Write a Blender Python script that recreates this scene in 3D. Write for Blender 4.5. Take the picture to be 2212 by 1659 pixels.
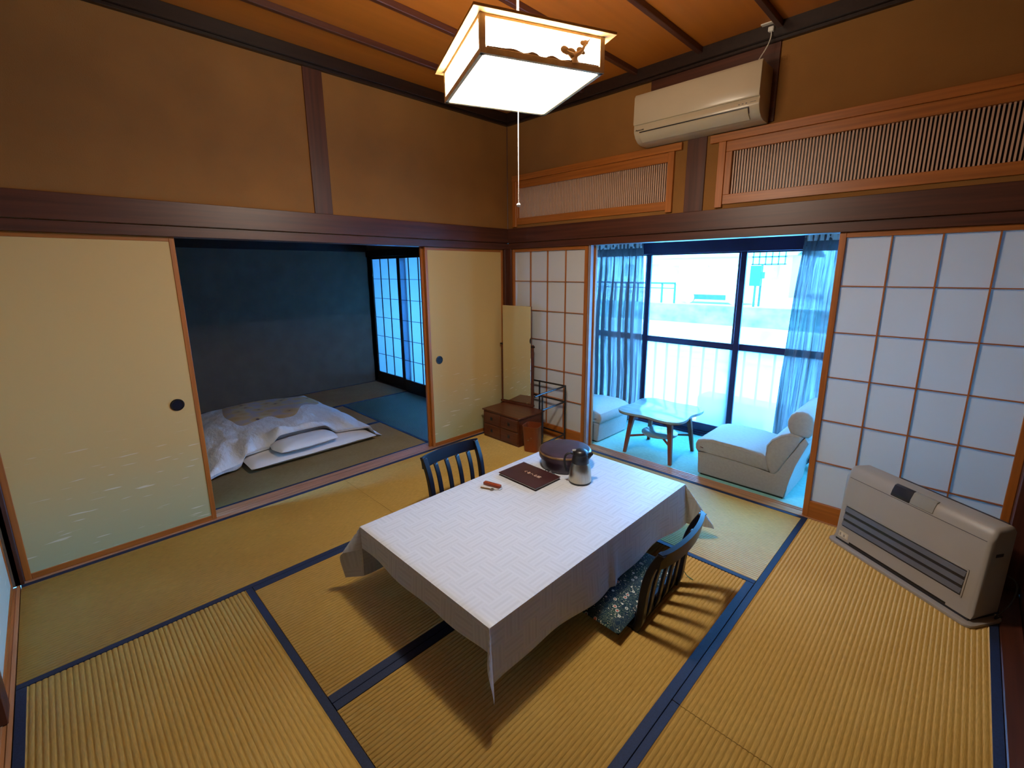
import bpy, bmesh, math, random
from mathutils import Vector, Matrix
random.seed(7)
PI = math.pi
S = bpy.context.scene
for o in list(bpy.data.objects): bpy.data.objects.remove(o)
COL = S.collection

# ---------------------------------------------------------------- camera
cam = bpy.data.cameras.new('camera'); co = bpy.data.objects.new('camera', cam); COL.objects.link(co)
yaw, pitch, roll = math.radians(44.6512), math.radians(-12.03457), math.radians(-0.34821)
fw = Vector((-math.sin(yaw)*math.cos(pitch), math.cos(yaw)*math.cos(pitch), math.sin(pitch)))
rt = Vector((math.cos(yaw), math.sin(yaw), 0)); up = rt.cross(fw)
r2 = math.cos(roll)*rt + math.sin(roll)*up; u2 = -math.sin(roll)*rt + math.cos(roll)*up
CAM = Vector((3.2889, -3.2445, 1.5727))
co.matrix_world = Matrix(((r2.x, u2.x, -fw.x, CAM.x), (r2.y, u2.y, -fw.y, CAM.y), (r2.z, u2.z, -fw.z, CAM.z), (0, 0, 0, 1)))
cam.sensor_width = 36; cam.sensor_fit = 'HORIZONTAL'; cam.lens = 994.95*36/2212
cam.shift_x = (1106-1112.06)/2212; cam.shift_y = (796.446-829.5)/2212
cam.clip_start = 0.02; cam.clip_end = 300
S.camera = co
# ---------------------------------------------------------------- sky and exposure
w = bpy.data.worlds.new('sky'); S.world = w; w.use_nodes = True
bg = w.node_tree.nodes['Background']
bg.inputs[0].default_value = (0.11, 0.43, 1.0, 1); bg.inputs[1].default_value = 38.0
S.view_settings.view_transform = 'Standard'; S.view_settings.look = 'None'
S.view_settings.exposure = 0; S.view_settings.gamma = 1; S.view_settings.use_curve_mapping = False
try:
    S.cycles.use_denoising = True; S.cycles.max_bounces = 10; S.cycles.transparent_max_bounces = 16
    S.cycles.sample_clamp_indirect = 6
except Exception: pass
LAMP_BOTTOM, LAMP_CENTRE, LAMP_SIDE, LAMP_TUBE = 12.0, 350.0, 50.0, 26.0

# ---------------------------------------------------------------- materials
MATS = {}
def nt(name):
    m = bpy.data.materials.new(name); m.use_nodes = True
    return m, m.node_tree.nodes, m.node_tree.links, m.node_tree.nodes['Principled BSDF']
def c4(c): return (c[0], c[1], c[2], 1)
def M(name, col, rough=.5, metal=0, spec=.5, var=.12, scale=(6, 6, 6), bump=0, bscale=None, col2=None, coat=0, sheen=0):
    m, N, L, P = nt(name); MATS[name] = m
    tc = N.new('ShaderNodeTexCoord'); mp = N.new('ShaderNodeMapping'); mp.inputs['Scale'].default_value = scale
    L.new(tc.outputs['Object'], mp.inputs[0])
    no = N.new('ShaderNodeTexNoise'); no.inputs['Scale'].default_value = 1; no.inputs['Detail'].default_value = 5
    L.new(mp.outputs[0], no.inputs['Vector'])
    rp = N.new('ShaderNodeValToRGB'); a, b = rp.color_ramp.elements; a.position, b.position = .3, .7
    a.color = c4([x*(1-var) for x in col]); b.color = c4(col2 or [min(1, x*(1+var)) for x in col])
    L.new(no.outputs['Fac'], rp.inputs[0]); L.new(rp.outputs[0], P.inputs['Base Color'])
    P.inputs['Roughness'].default_value = rough; P.inputs['Metallic'].default_value = metal
    P.inputs['Specular IOR Level'].default_value = spec; P.inputs['Coat Weight'].default_value = coat
    P.inputs['Sheen Weight'].default_value = sheen
    if bump:
        n2 = no
        if bscale:
            mp2 = N.new('ShaderNodeMapping'); mp2.inputs['Scale'].default_value = bscale; L.new(tc.outputs['Object'], mp2.inputs[0])
            n2 = N.new('ShaderNodeTexNoise'); n2.inputs['Scale'].default_value = 1; n2.inputs['Detail'].default_value = 3
            L.new(mp2.outputs[0], n2.inputs['Vector'])
        bu = N.new('ShaderNodeBump'); bu.inputs['Strength'].default_value = bump; bu.inputs['Distance'].default_value = .028 if name.startswith('quilt') else .003
        L.new(n2.outputs['Fac'], bu.inputs['Height']); L.new(bu.outputs[0], P.inputs['Normal'])
    return m
def emis(name, col, st):
    m, N, L, P = nt(name); N.remove(P); e = N.new('ShaderNodeEmission'); e.inputs[0].default_value = c4(col); e.inputs[1].default_value = st
    L.new(e.outputs[0], N['Material Output'].inputs[0]); return m
plaster = M('beige_plaster', (.26, .112, .022), .9, var=.10, scale=(3, 3, 3), bump=.25, bscale=(160, 160, 160))
corridor_plaster = M('light_corridor_plaster', (.55, .52, .46), .9, var=.06)
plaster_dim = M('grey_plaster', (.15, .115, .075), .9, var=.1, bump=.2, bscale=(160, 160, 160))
dark_x = M('dark_wood_x', (.075, .021, .010), .42, var=.35, scale=(1.5, 40, 40), bump=.05)
dark_y = M('dark_wood_y', (.075, .021, .010), .42, var=.35, scale=(40, 1.5, 40), bump=.05)
dark_z = M('dark_wood_z', (.075, .021, .010), .42, var=.35, scale=(40, 40, 1.5), bump=.05)
ora_x = M('orange_wood_x', (.38, .118, .018), .42, var=.22, scale=(2, 60, 60))
ora_y = M('orange_wood_y', (.38, .118, .018), .42, var=.22, scale=(60, 2, 60))
ora_z = M('orange_wood_z', (.38, .118, .018), .42, var=.22, scale=(60, 60, 2))
ceil_wood = M('ceiling_board_wood', (.41, .120, .009), .5, var=.07, scale=(22, .8, 3))
track_wood = M('track_wood', (.36, .17, .085), .45, var=.25, scale=(30, 30, 2))
slat_wood = M('slat_wood', (.62, .40, .28), .5, var=.1)
heri = M('dark_navy_cloth', (.006, .016, .055), .75, var=.3, scale=(200, 200, 200), bump=.2)
carpet = M('pale_carpet', (.22, .52, .46), .95, var=.08, scale=(40, 40, 40), bump=.3, bscale=(400, 400, 400))
upholstery = M('pale_grey_fabric', (.35, .33, .29), .85, var=.06, scale=(60, 60, 60), bump=.2, bscale=(500, 500, 500), sheen=.2)
white_cotton = M('white_cotton', (.78, .77, .80), .8, var=.04, scale=(4, 4, 4), bump=.15, bscale=(30, 30, 30))
quilt_cotton = M('quilted_white_cotton', (.74, .74, .78), .8, var=.03, bump=.9, bscale=(7, 12, 9))
black_lacquer = M('black_lacquer', (.006, .007, .016), .36, var=.2, spec=.35)
black_metal = M('black_metal', (.012, .012, .016), .22, metal=0, var=.2)
black_plastic = M('black_plastic', (.010, .010, .012), .35, var=.1)
steel = M('brushed_steel', (.50, .45, .36), .28, metal=1, var=.08, scale=(300, 300, 3))
white_plastic = M('white_plastic', (.50, .42, .29), .3, var=.03, coat=.2)
ivory_metal = M('ivory_painted_metal', (.37, .34, .30), .4, var=.03)
grey_metal = M('grey_louver_metal', (.16, .16, .17), .35, metal=.3, var=.1)
red_wood = M('reddish_brown_wood', (.095, .022, .007), .3, var=.3, scale=(3, 40, 40))
teak = M('teak_table_wood', (.19, .055, .022), .4, var=.25, scale=(30, 30, 3))
table_face = M('glare_tinted_tabletop', (.24, .33, .32), .16, var=.25, scale=(4, 14, 4))  # cyan daylight glare on the wood is put into the base colour
tan = M('brown_leatherette', (.22, .045, .010), .4, var=.15)
purple_lacq = M('dark_purple_lacquer', (.035, .018, .026), .34, var=.5, scale=(9, 9, 9), coat=.2)
brass_edge = M('worn_brown_rim', (.20, .11, .04), .4, var=.4, scale=(30, 30, 30))
book_cover = M('dark_maroon_leatherette', (.045, .016, .018), .35, var=.2, scale=(12, 12, 12), bump=.1)
page = M('page_white', (.7, .66, .58), .8, var=.05)
frame_alu = M('blue_tinted_bronze_frame', (.030, .026, .075), .35, metal=.4, var=.1)  # brown aluminium with the blue reflected daylight put into its colour
grey_paint = M('grey_strip', (.35, .30, .33), .5, var=.1)
lamp_wood = M('glow_lightened_lamp_wood', (.78, .56, .30), .5, var=.15, scale=(30, 30, 30))  # lighter than the wood itself, the diffuser's glow is in the colour
lamp_silh = M('brown_cutout_wood', (.34, .20, .09), .6, var=.1)
lamp_roof = M('lamp_roof_wood', (.55, .33, .12), .5, var=.12, scale=(20, 20, 20))
cord_white = M('white_cord', (.75, .72, .65), .5, var=.03)
green_cord = M('green_tassel', (.02, .14, .06), .7)
red_tag = M('red_brown_tag', (.28, .045, .015), .3, var=.15)
plank = M('honey_floorboard', (.42, .20, .07), .4, var=.3, scale=(3, 40, 20))
dk_brown = M('very_dark_wood', (.02, .009, .006), .4, var=.3, scale=(40, 2, 40))
char = M('charcoal_plastic', (.02, .02, .028), .3)
clear_flap = M('smoky_flap', (.30, .29, .26), .15, var=.05)
sticker = M('cream_sticker', (.62, .55, .40), .6)
gold = M('gold_ink', (.75, .55, .42), .5)
concrete = M('pale_concrete', (.50, .55, .52), .9, var=.25, scale=(.7, .7, .7), bump=.2)
bank_m = M('mossy_bank_wall', (.22, .36, .33), .9, var=.45, scale=(1.1, 1.1, 1.6))
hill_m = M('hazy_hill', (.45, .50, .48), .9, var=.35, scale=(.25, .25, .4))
white_paint = M('white_paint', (.8, .8, .8), .6, var=.05)
rail_m = M('blue_grey_rail', (.02, .055, .08), .5)
teal_paint = M('teal_paint', (.004, .22, .09), .5)
water_m = M('shallow_water', (.45, .50, .50), .15, var=.4, scale=(.3, 1.2, 1))

def tatami_mat_material(name, tint):
    m, N, L, P = nt(name)
    tc = N.new('ShaderNodeTexCoord')
    n1 = N.new('ShaderNodeTexNoise'); n1.inputs['Scale'].default_value = 2.2; n1.inputs['Detail'].default_value = 3
    L.new(tc.outputs['Object'], n1.inputs['Vector'])
    mp = N.new('ShaderNodeMapping'); mp.inputs['Scale'].default_value = (30, 420, 1); L.new(tc.outputs['Object'], mp.inputs[0])
    n2 = N.new('ShaderNodeTexNoise'); n2.inputs['Scale'].default_value = 1; n2.inputs['Detail'].default_value = 2; L.new(mp.outputs[0], n2.inputs['Vector'])
    r1 = N.new('ShaderNodeValToRGB'); a, b = r1.color_ramp.elements; a.position, b.position = .35, .7
    a.color = tint[0]; b.color = tint[1]; L.new(n1.outputs['Fac'], r1.inputs[0])
    r2_ = N.new('ShaderNodeValToRGB'); a, b = r2_.color_ramp.elements; a.position, b.position = .3, .7
    a.color = (.72, .70, .62, 1); b.color = (1, 1, 1, 1); L.new(n2.outputs['Fac'], r2_.inputs[0])
    mx = N.new('ShaderNodeMix'); mx.data_type = 'RGBA'; mx.blend_type = 'MULTIPLY'; mx.inputs[0].default_value = 1
    L.new(r1.outputs[0], mx.inputs[6]); L.new(r2_.outputs[0], mx.inputs[7]); L.new(mx.outputs[2], P.inputs['Base Color'])
    bu = N.new('ShaderNodeBump'); bu.inputs['Strength'].default_value = .35; bu.inputs['Distance'].default_value = .001
    L.new(n2.outputs['Fac'], bu.inputs['Height']); L.new(bu.outputs[0], P.inputs['Normal'])
    P.inputs['Roughness'].default_value = .42; P.inputs['Specular IOR Level'].default_value = .5
    return m
rush = tatami_mat_material('woven_rush', ((.70, .44, .105, 1), (.78, .52, .145, 1)))
rush_grey = tatami_mat_material('greyed_woven_rush', ((.36, .28, .17, 1), (.42, .34, .22, 1)))  # greyer rush, its colour offsets the green cast of the blue daylight

def fusuma_material(name, top, bottom):
    """sliding door paper: printed mist, beige above, pale green below, thin light brush streaks"""
    m, N, L, P = nt(name)
    tc = N.new('ShaderNodeTexCoord'); sp = N.new('ShaderNodeSeparateXYZ'); L.new(tc.outputs['Object'], sp.inputs[0])
    n0 = N.new('ShaderNodeTexNoise'); n0.inputs['Scale'].default_value = 3; L.new(tc.outputs['Object'], n0.inputs['Vector'])
    ad = N.new('ShaderNodeMath'); ad.operation = 'MULTIPLY_ADD'; ad.inputs[1].default_value = .12; L.new(n0.outputs['Fac'], ad.inputs[0]); L.new(sp.outputs['Z'], ad.inputs[2])
    r = N.new('ShaderNodeValToRGB'); e = r.color_ramp.elements; e[0].position = .10; e[0].color = c4(bottom); e[1].position = .62; e[1].color = c4(top)
    L.new(ad.outputs[0], r.inputs[0])
    mp = N.new('ShaderNodeMapping'); mp.inputs['Scale'].default_value = (7, 7, 75); mp.inputs['Rotation'].default_value = (0, math.radians(1.5), 0)
    L.new(tc.outputs['Object'], mp.inputs[0])
    n1 = N.new('ShaderNodeTexNoise'); n1.inputs['Scale'].default_value = 1; n1.inputs['Detail'].default_value = 1; L.new(mp.outputs[0], n1.inputs['Vector'])
    r1 = N.new('ShaderNodeValToRGB'); e = r1.color_ramp.elements; e[0].position = .665; e[0].color = (0, 0, 0, 1); e[1].position = .72; e[1].color = (.5, .5, .5, 1)
    L.new(n1.outputs['Fac'], r1.inputs[0])
    mk = N.new('ShaderNodeMapRange'); mk.inputs['From Min'].default_value = .75; mk.inputs['From Max'].default_value = .5; L.new(sp.outputs['Z'], mk.inputs[0])
    mm = N.new('ShaderNodeMath'); mm.operation = 'MULTIPLY'; L.new(r1.outputs[0], mm.inputs[0]); L.new(mk.outputs[0], mm.inputs[1])
    mx = N.new('ShaderNodeMix'); mx.data_type = 'RGBA'; L.new(mm.outputs[0], mx.inputs[0]); L.new(r.outputs[0], mx.inputs[6]); mx.inputs[7].default_value = (.85, .82, .7, 1)
    L.new(mx.outputs[2], P.inputs['Base Color']); P.inputs['Roughness'].default_value = .8
    return m
fusuma_paper = fusuma_material('mist_printed_paper', (.58, .39, .145), (.42, .44, .25))
fusuma_blue = fusuma_material('pale_blue_paper', (.62, .60, .50), (.50, .60, .52))

def shoji_material(name, col, tr=.45):
    m, N, L, P = nt(name); P.inputs['Base Color'].default_value = c4(col); P.inputs['Roughness'].default_value = .9
    P.inputs['Specular IOR Level'].default_value = .2
    tc = N.new('ShaderNodeTexCoord'); n = N.new('ShaderNodeTexNoise'); n.inputs['Scale'].default_value = 90; L.new(tc.outputs['Object'], n.inputs['Vector'])
    bu = N.new('ShaderNodeBump'); bu.inputs['Strength'].default_value = .1; bu.inputs['Distance'].default_value = .001; L.new(n.outputs['Fac'], bu.inputs['Height']); L.new(bu.outputs[0], P.inputs['Normal'])
    t = N.new('ShaderNodeBsdfTranslucent'); t.inputs[0].default_value = c4(col)
    mx = N.new('ShaderNodeMixShader'); mx.inputs[0].default_value = tr
    L.new(P.outputs[0], mx.inputs[1]); L.new(t.outputs[0], mx.inputs[2]); L.new(mx.outputs[0], N['Material Output'].inputs[0]); return m
shoji_paper = shoji_material('white_screen_paper', (.74, .73, .70), .28)
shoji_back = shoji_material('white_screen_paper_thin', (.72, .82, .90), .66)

def sheer_material():
    m, N, L, P = nt('sheer_curtain'); N.remove(P)
    d = N.new('ShaderNodeBsdfDiffuse'); d.inputs[0].default_value = (.17, .165, .19, 1)
    t = N.new('ShaderNodeBsdfTranslucent'); t.inputs[0].default_value = (.045, .042, .046, 1)
    x = N.new('ShaderNodeBsdfTransparent'); x.inputs[0].default_value = (1, 1, 1, 1)
    a = N.new('ShaderNodeMixShader'); a.inputs[0].default_value = .35; L.new(d.outputs[0], a.inputs[1]); L.new(t.outputs[0], a.inputs[2])
    b = N.new('ShaderNodeMixShader')
    tc = N.new('ShaderNodeTexCoord'); mp = N.new('ShaderNodeMapping'); mp.inputs['Scale'].default_value = (60, 60, 1.2); L.new(tc.outputs['Object'], mp.inputs[0])
    n = N.new('ShaderNodeTexNoise'); n.inputs['Scale'].default_value = 1; L.new(mp.outputs[0], n.inputs['Vector'])
    mr = N.new('ShaderNodeMapRange'); mr.inputs['From Min'].default_value = .3; mr.inputs['From Max'].default_value = .7
    mr.inputs['To Min'].default_value = .015; mr.inputs['To Max'].default_value = .15; L.new(n.outputs['Fac'], mr.inputs[0])
    L.new(mr.outputs[0], b.inputs[0]); L.new(a.outputs[0], b.inputs[1]); L.new(x.outputs[0], b.inputs[2])
    L.new(b.outputs[0], N['Material Output'].inputs[0]); return m
sheer = sheer_material()

def glass_material(name, tint, frost=0):
    m, N, L, P = nt(name); N.remove(P)
    x = N.new('ShaderNodeBsdfTransparent'); x.inputs[0].default_value = c4(tint)
    g = N.new('ShaderNodeBsdfGlossy'); g.inputs['Roughness'].default_value = .02
    lw = N.new('ShaderNodeLayerWeight'); pw = N.new('ShaderNodeMath'); pw.operation = 'POWER'; pw.inputs[1].default_value = 5; L.new(lw.outputs['Facing'], pw.inputs[0])
    fr = N.new('ShaderNodeMath'); fr.operation = 'MULTIPLY_ADD'; fr.inputs[1].default_value = .55; fr.inputs[2].default_value = .04; L.new(pw.outputs[0], fr.inputs[0])
    a = N.new('ShaderNodeMixShader'); L.new(fr.outputs[0], a.inputs[0])
    if frost:
        t = N.new('ShaderNodeBsdfTranslucent'); t.inputs[0].default_value = (.85, .9, .9, 1)
        f = N.new('ShaderNodeMixShader'); f.inputs[0].default_value = frost; L.new(x.outputs[0], f.inputs[1]); L.new(t.outputs[0], f.inputs[2])
        L.new(f.outputs[0], a.inputs[1])
    else: L.new(x.outputs[0], a.inputs[1])
    L.new(g.outputs[0], a.inputs[2]); L.new(a.outputs[0], N['Material Output'].inputs[0]); return m
clear_glass = glass_material('clear_glass', (.95, .98, .98)); frosted = glass_material('frosted_glass', (.9, .95, .95), .40)
lamp_tube_m = emis('ring_tube_glow', (1, .85, .62), LAMP_TUBE)
mirror_m = M('mirror_silver', (.86, .88, .84), .02, metal=1, var=0)
lamp_bottom_m = emis('lamp_diffuser_glow', (1, .885, .75), LAMP_BOTTOM)
lamp_centre_m = emis('lamp_diffuser_centre_glow', (1, .885, .75), LAMP_CENTRE)
lamp_side_m = emis('lamp_paper_glow', (1, .84, .64), LAMP_SIDE)

def damask():
    m, N, L, P = nt('white_damask_cloth')
    def math_(op, *a):
        n = N.new('ShaderNodeMath'); n.operation = op
        for i, v in enumerate(a):
            if isinstance(v, (int, float)): n.inputs[i].default_value = v
            else: L.new(v, n.inputs[i])
        return n.outputs[0]
    uv = N.new('ShaderNodeUVMap'); uv.uv_map = 'UVMap'; sp = N.new('ShaderNodeSeparateXYZ'); L.new(uv.outputs[0], sp.inputs[0])
    B = .098
    x = math_('DIVIDE', sp.outputs[0], B); y = math_('DIVIDE', sp.outputs[1], B)
    # basket weave: staggered blocks that alternate stripe direction
    cell = math_('FLOORED_MODULO', math_('ADD', math_('FLOOR', x), math_('FLOOR', y)), 2)
    sx = math_('SINE', math_('MULTIPLY', math_('FRACT', x), 2*PI*5)); sy = math_('SINE', math_('MULTIPLY', math_('FRACT', y), 2*PI*5))
    wob = math_('SINE', math_('MULTIPLY', math_('FRACT', x), 2*PI*2.3)); wob2 = math_('SINE', math_('MULTIPLY', math_('FRACT', y), 2*PI*2.3))
    s1 = math_('MULTIPLY_ADD', wob, .7, sx); s2 = math_('MULTIPLY_ADD', wob2, .7, sy)
    mixs = math_('ADD', math_('MULTIPLY', s1, cell), math_('MULTIPLY', s2, math_('SUBTRACT', 1, cell)))
    r = N.new('ShaderNodeMapRange'); r.inputs['From Min'].default_value = -1.3; r.inputs['From Max'].default_value = 1.3; L.new(mixs, r.inputs[0])
    rp = N.new('ShaderNodeValToRGB'); rp.color_ramp.elements[0].color = (.48, .505, .545, 1); rp.color_ramp.elements[1].color = (.55, .58, .62, 1)
    L.new(r.outputs[0], rp.inputs[0]); L.new(rp.outputs[0], P.inputs['Base Color'])
    r2m = N.new('ShaderNodeMapRange'); r2m.inputs['To Min'].default_value = .62; r2m.inputs['To Max'].default_value = .36; L.new(r.outputs[0], r2m.inputs[0]); L.new(r2m.outputs[0], P.inputs['Roughness'])
    P.inputs['Sheen Weight'].default_value = .1
    return m
cloth_m = damask()

def floral():
    m, N, L, P = nt('floral_brocade')
    tc = N.new('ShaderNodeTexCoord')
    def vor(scale, feat='F1'):
        v = N.new('ShaderNodeTexVoronoi'); v.inputs['Scale'].default_value = scale; v.feature = feat; L.new(tc.outputs['Object'], v.inputs['Vector']); return v
    def step(sock, lo, hi, c0, c1):
        r = N.new('ShaderNodeValToRGB'); r.color_ramp.elements[0].position = lo; r.color_ramp.elements[1].position = hi
        r.color_ramp.elements[0].color = c4(c0); r.color_ramp.elements[1].color = c4(c1); L.new(sock, r.inputs[0]); return r.outputs[0]
    def mix(f, a, b):
        x = N.new('ShaderNodeMix'); x.data_type = 'RGBA'; L.new(f, x.inputs[0])
        for i, v in ((6, a), (7, b)):
            if isinstance(v, tuple): x.inputs[i].default_value = c4(v)
            else: L.new(v, x.inputs[i])
        return x.outputs[2]
    W1, B0 = (1, 1, 1), (0, 0, 0)
    nz = N.new('ShaderNodeTexNoise'); nz.inputs['Scale'].default_value = 9; L.new(tc.outputs['Object'], nz.inputs['Vector'])
    base = mix(step(nz.outputs['Fac'], .4, .6, B0, W1), (.003, .030, .020), (.003, .018, .035))
    # curling vines
    wv = N.new('ShaderNodeTexNoise'); wv.inputs['Scale'].default_value = 24; wv.inputs['Detail'].default_value = 0; wv.inputs['Distortion'].default_value = 2.0; L.new(tc.outputs['Object'], wv.inputs['Vector'])
    ab = N.new('ShaderNodeMath'); ab.operation = 'PINGPONG'; ab.inputs[1].default_value = .06; L.new(wv.outputs['Fac'], ab.inputs[0])
    c = mix(step(ab.outputs[0], .004, .008, W1, B0), base, (.24, .30, .16))
    small = vor(70); c = mix(step(small.outputs['Distance'], .16, .20, W1, B0), c, (.60, .52, .34))
    big = vor(26); ring = step(big.outputs['Distance'], .22, .245, W1, B0); c = mix(ring, c, (.62, .58, .44))
    g2 = step(big.outputs['Distance'], .15, .18, W1, B0); c = mix(g2, c, (.10, .15, .12))
    red = step(big.outputs['Distance'], .10, .13, W1, B0); c = mix(red, c, (.55, .10, .05))
    L.new(c, P.inputs['Base Color']); P.inputs['Roughness'].default_value = .75; P.inputs['Specular IOR Level'].default_value = .25
    return m
floral_m = floral()
def duvet_print():
    m, N, L, P = nt('gold_floral_print')
    tc = N.new('ShaderNodeTexCoord'); v = N.new('ShaderNodeTexVoronoi'); v.inputs['Scale'].default_value = 9; L.new(tc.outputs['Object'], v.inputs['Vector'])
    r = N.new('ShaderNodeValToRGB'); e = r.color_ramp.elements; e[0].position = .1; e[0].color = (.10, .07, .09, 1); e[1].position = .2; e[1].color = (.52, .33, .15, 1)
    x = r.color_ramp.elements.new(.5); x.color = (.58, .40, .20, 1); x = r.color_ramp.elements.new(.75); x.color = (.45, .36, .36, 1)
    L.new(v.outputs['Distance'], r.inputs[0]); L.new(r.outputs[0], P.inputs['Base Color']); P.inputs['Roughness'].default_value = .7; return m
duvet_m = duvet_print()

# ---------------------------------------------------------------- helpers
def link(name, me, mat, parent=None, loc=(0, 0, 0), rot=(0, 0, 0)):
    o = bpy.data.objects.new(name, me); COL.objects.link(o); o.location = loc; o.rotation_euler = rot
    if mat is not None and not me.materials: me.materials.append(mat)
    if parent: o.parent = parent
    return o
def finish(bm, smooth=False):
    bmesh.ops.recalc_face_normals(bm, faces=bm.faces)
    me = bpy.data.meshes.new('m'); bm.to_mesh(me); bm.free()
    if smooth:
        for p in me.polygons: p.use_smooth = True
        try: me.set_sharp_from_angle(angle=math.radians(40))
        except Exception: pass
    return me
def abox(bm, x0, x1, y0, y1, z0, z1, bev=0, seg=1):
    r = bmesh.ops.create_cube(bm, size=1)
    vs = r['verts']
    for v in vs:
        v.co.x = x0 if v.co.x < 0 else x1; v.co.y = y0 if v.co.y < 0 else y1; v.co.z = z0 if v.co.z < 0 else z1
    if bev:
        es = list({e for v in vs for e in v.link_edges})
        bmesh.ops.bevel(bm, geom=es, offset=bev, segments=seg, affect='EDGES', profile=.5)
    return vs
def box(name, b, mat, parent=None, bev=0, seg=1, smooth=False, loc=(0, 0, 0), rot=(0, 0, 0)):
    bm = bmesh.new(); abox(bm, *b, bev=bev, seg=seg); return link(name, finish(bm, smooth or seg > 1), mat, parent, loc, rot)
def boxes(name, bl, mat, parent=None, bev=0):
    bm = bmesh.new()
    for b in bl: abox(bm, *b, bev=bev)
    return link(name, finish(bm), mat, parent)
def tube_bm(bm, pts, rad, n=10, caps=True, closed=False):
    pts = [Vector(p) for p in pts]; rings = []; N_ = len(pts)
    prev = None
    for i, p in enumerate(pts):
        a = pts[i-1] if (i > 0 or closed) else p; b = pts[(i+1) % N_] if (i < N_-1 or closed) else p
        t = (b-a).normalized()
        if prev is None:
            ref = Vector((0, 0, 1)) if abs(t.z) < .9 else Vector((1, 0, 0)); x = t.cross(ref).normalized()
        else:
            x = (prev - t*prev.dot(t)).normalized()
        prev = x; y = t.cross(x); r = rad[i] if isinstance(rad, (list, tuple)) else rad
        rx, ry = r if isinstance(r, tuple) else (r, r)
        rings.append([bm.verts.new(p + x*rx*math.cos(2*PI*k/n) + y*ry*math.sin(2*PI*k/n)) for k in range(n)])
    rng = range(N_) if closed else range(N_-1)
    for i in rng:
        A, B = rings[i], rings[(i+1) % N_]
        for k in range(n): bm.faces.new((A[k], A[(k+1) % n], B[(k+1) % n], B[k]))
    if caps and not closed:
        bm.faces.new(rings[0][::-1]); bm.faces.new(rings[-1])
def tube(name, pts, rad, mat, parent=None, n=10, closed=False, loc=(0, 0, 0), rot=(0, 0, 0)):
    bm = bmesh.new(); tube_bm(bm, pts, rad, n, closed=closed); return link(name, finish(bm, True), mat, parent, loc, rot)
def lathe(name, prof, mat, parent=None, n=40, loc=(0, 0, 0), rot=(0, 0, 0), square=0):
    bm = bmesh.new(); rings = []
    for r, z in prof:
        ring = []
        for k in range(n):
            a = 2*PI*k/n; q = 1.0
            if square: c, s = abs(math.cos(a)), abs(math.sin(a)); q = (c**square + s**square)**(-1/square)
            ring.append(bm.verts.new((r*q*math.cos(a), r*q*math.sin(a), z)))
        rings.append(ring)
    for A, B in zip(rings, rings[1:]):
        for k in range(n): bm.faces.new((A[k], A[(k+1) % n], B[(k+1) % n], B[k]))
    if prof[0][0] > 1e-4: bm.faces.new(rings[0][::-1])
    if prof[-1][0] > 1e-4: bm.faces.new(rings[-1])
    bmesh.ops.remove_doubles(bm, verts=bm.verts, dist=1e-5)
    return link(name, finish(bm, True), mat, parent, loc, rot)
def prism(name, poly, a0, a1, mat, parent=None, axis='y', bev=0, seg=2, loc=(0, 0, 0), rot=(0, 0, 0)):
    """extrude a 2-D outline: axis 'y' takes (x,z) points, 'x' takes (y,z), 'z' takes (x,y)"""
    bm = bmesh.new()
    def P3(p, a): return {'y': (p[0], a, p[1]), 'x': (a, p[0], p[1]), 'z': (p[0], p[1], a)}[axis]
    A = [bm.verts.new(P3(p, a0)) for p in poly]; B = [bm.verts.new(P3(p, a1)) for p in poly]; n = len(poly)
    fa = bm.faces.new(A); fb = bm.faces.new(B[::-1])
    for i in range(n): bm.faces.new((A[i], B[i], B[(i+1) % n], A[(i+1) % n]))
    if bev: bmesh.ops.bevel(bm, geom=list(fa.edges)+list(fb.edges), offset=bev, segments=seg, affect='EDGES', profile=.5)
    return link(name, finish(bm, True), mat, parent, loc, rot)
def empty(name, loc=(0, 0, 0), rz=0, rx=0):
    o = bpy.data.objects.new(name, None); COL.objects.link(o); o.location = loc; o.rotation_euler = (rx, 0, rz); o.empty_display_size = .1; return o
def thing(name, label, cat, loc=(0, 0, 0), rz=0, group=None):
    return tag(empty(name, loc, rz), label, cat, group)
def tag(o, label, cat, group=None):
    o['label'] = label; o['category'] = cat
    if group: o['group'] = group
    return o
def st(o, label=None):
    o['kind'] = 'structure'
    if label: o['label'] = label
    return o
def smoothpts(pts, n=6):
    """Catmull-Rom through the points"""
    out = []; P_ = [pts[0]] + list(pts) + [pts[-1]]
    for i in range(1, len(P_)-2):
        p0, p1, p2, p3 = [Vector(q) for q in P_[i-1:i+3]]
        for k in range(n):
            t = k/n; out.append(.5*((2*p1) + (p2-p0)*t + (2*p0-5*p1+4*p2-p3)*t*t + (3*p1-p0-3*p2+p3)*t**3))
    out.append(Vector(pts[-1])); return out

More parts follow.
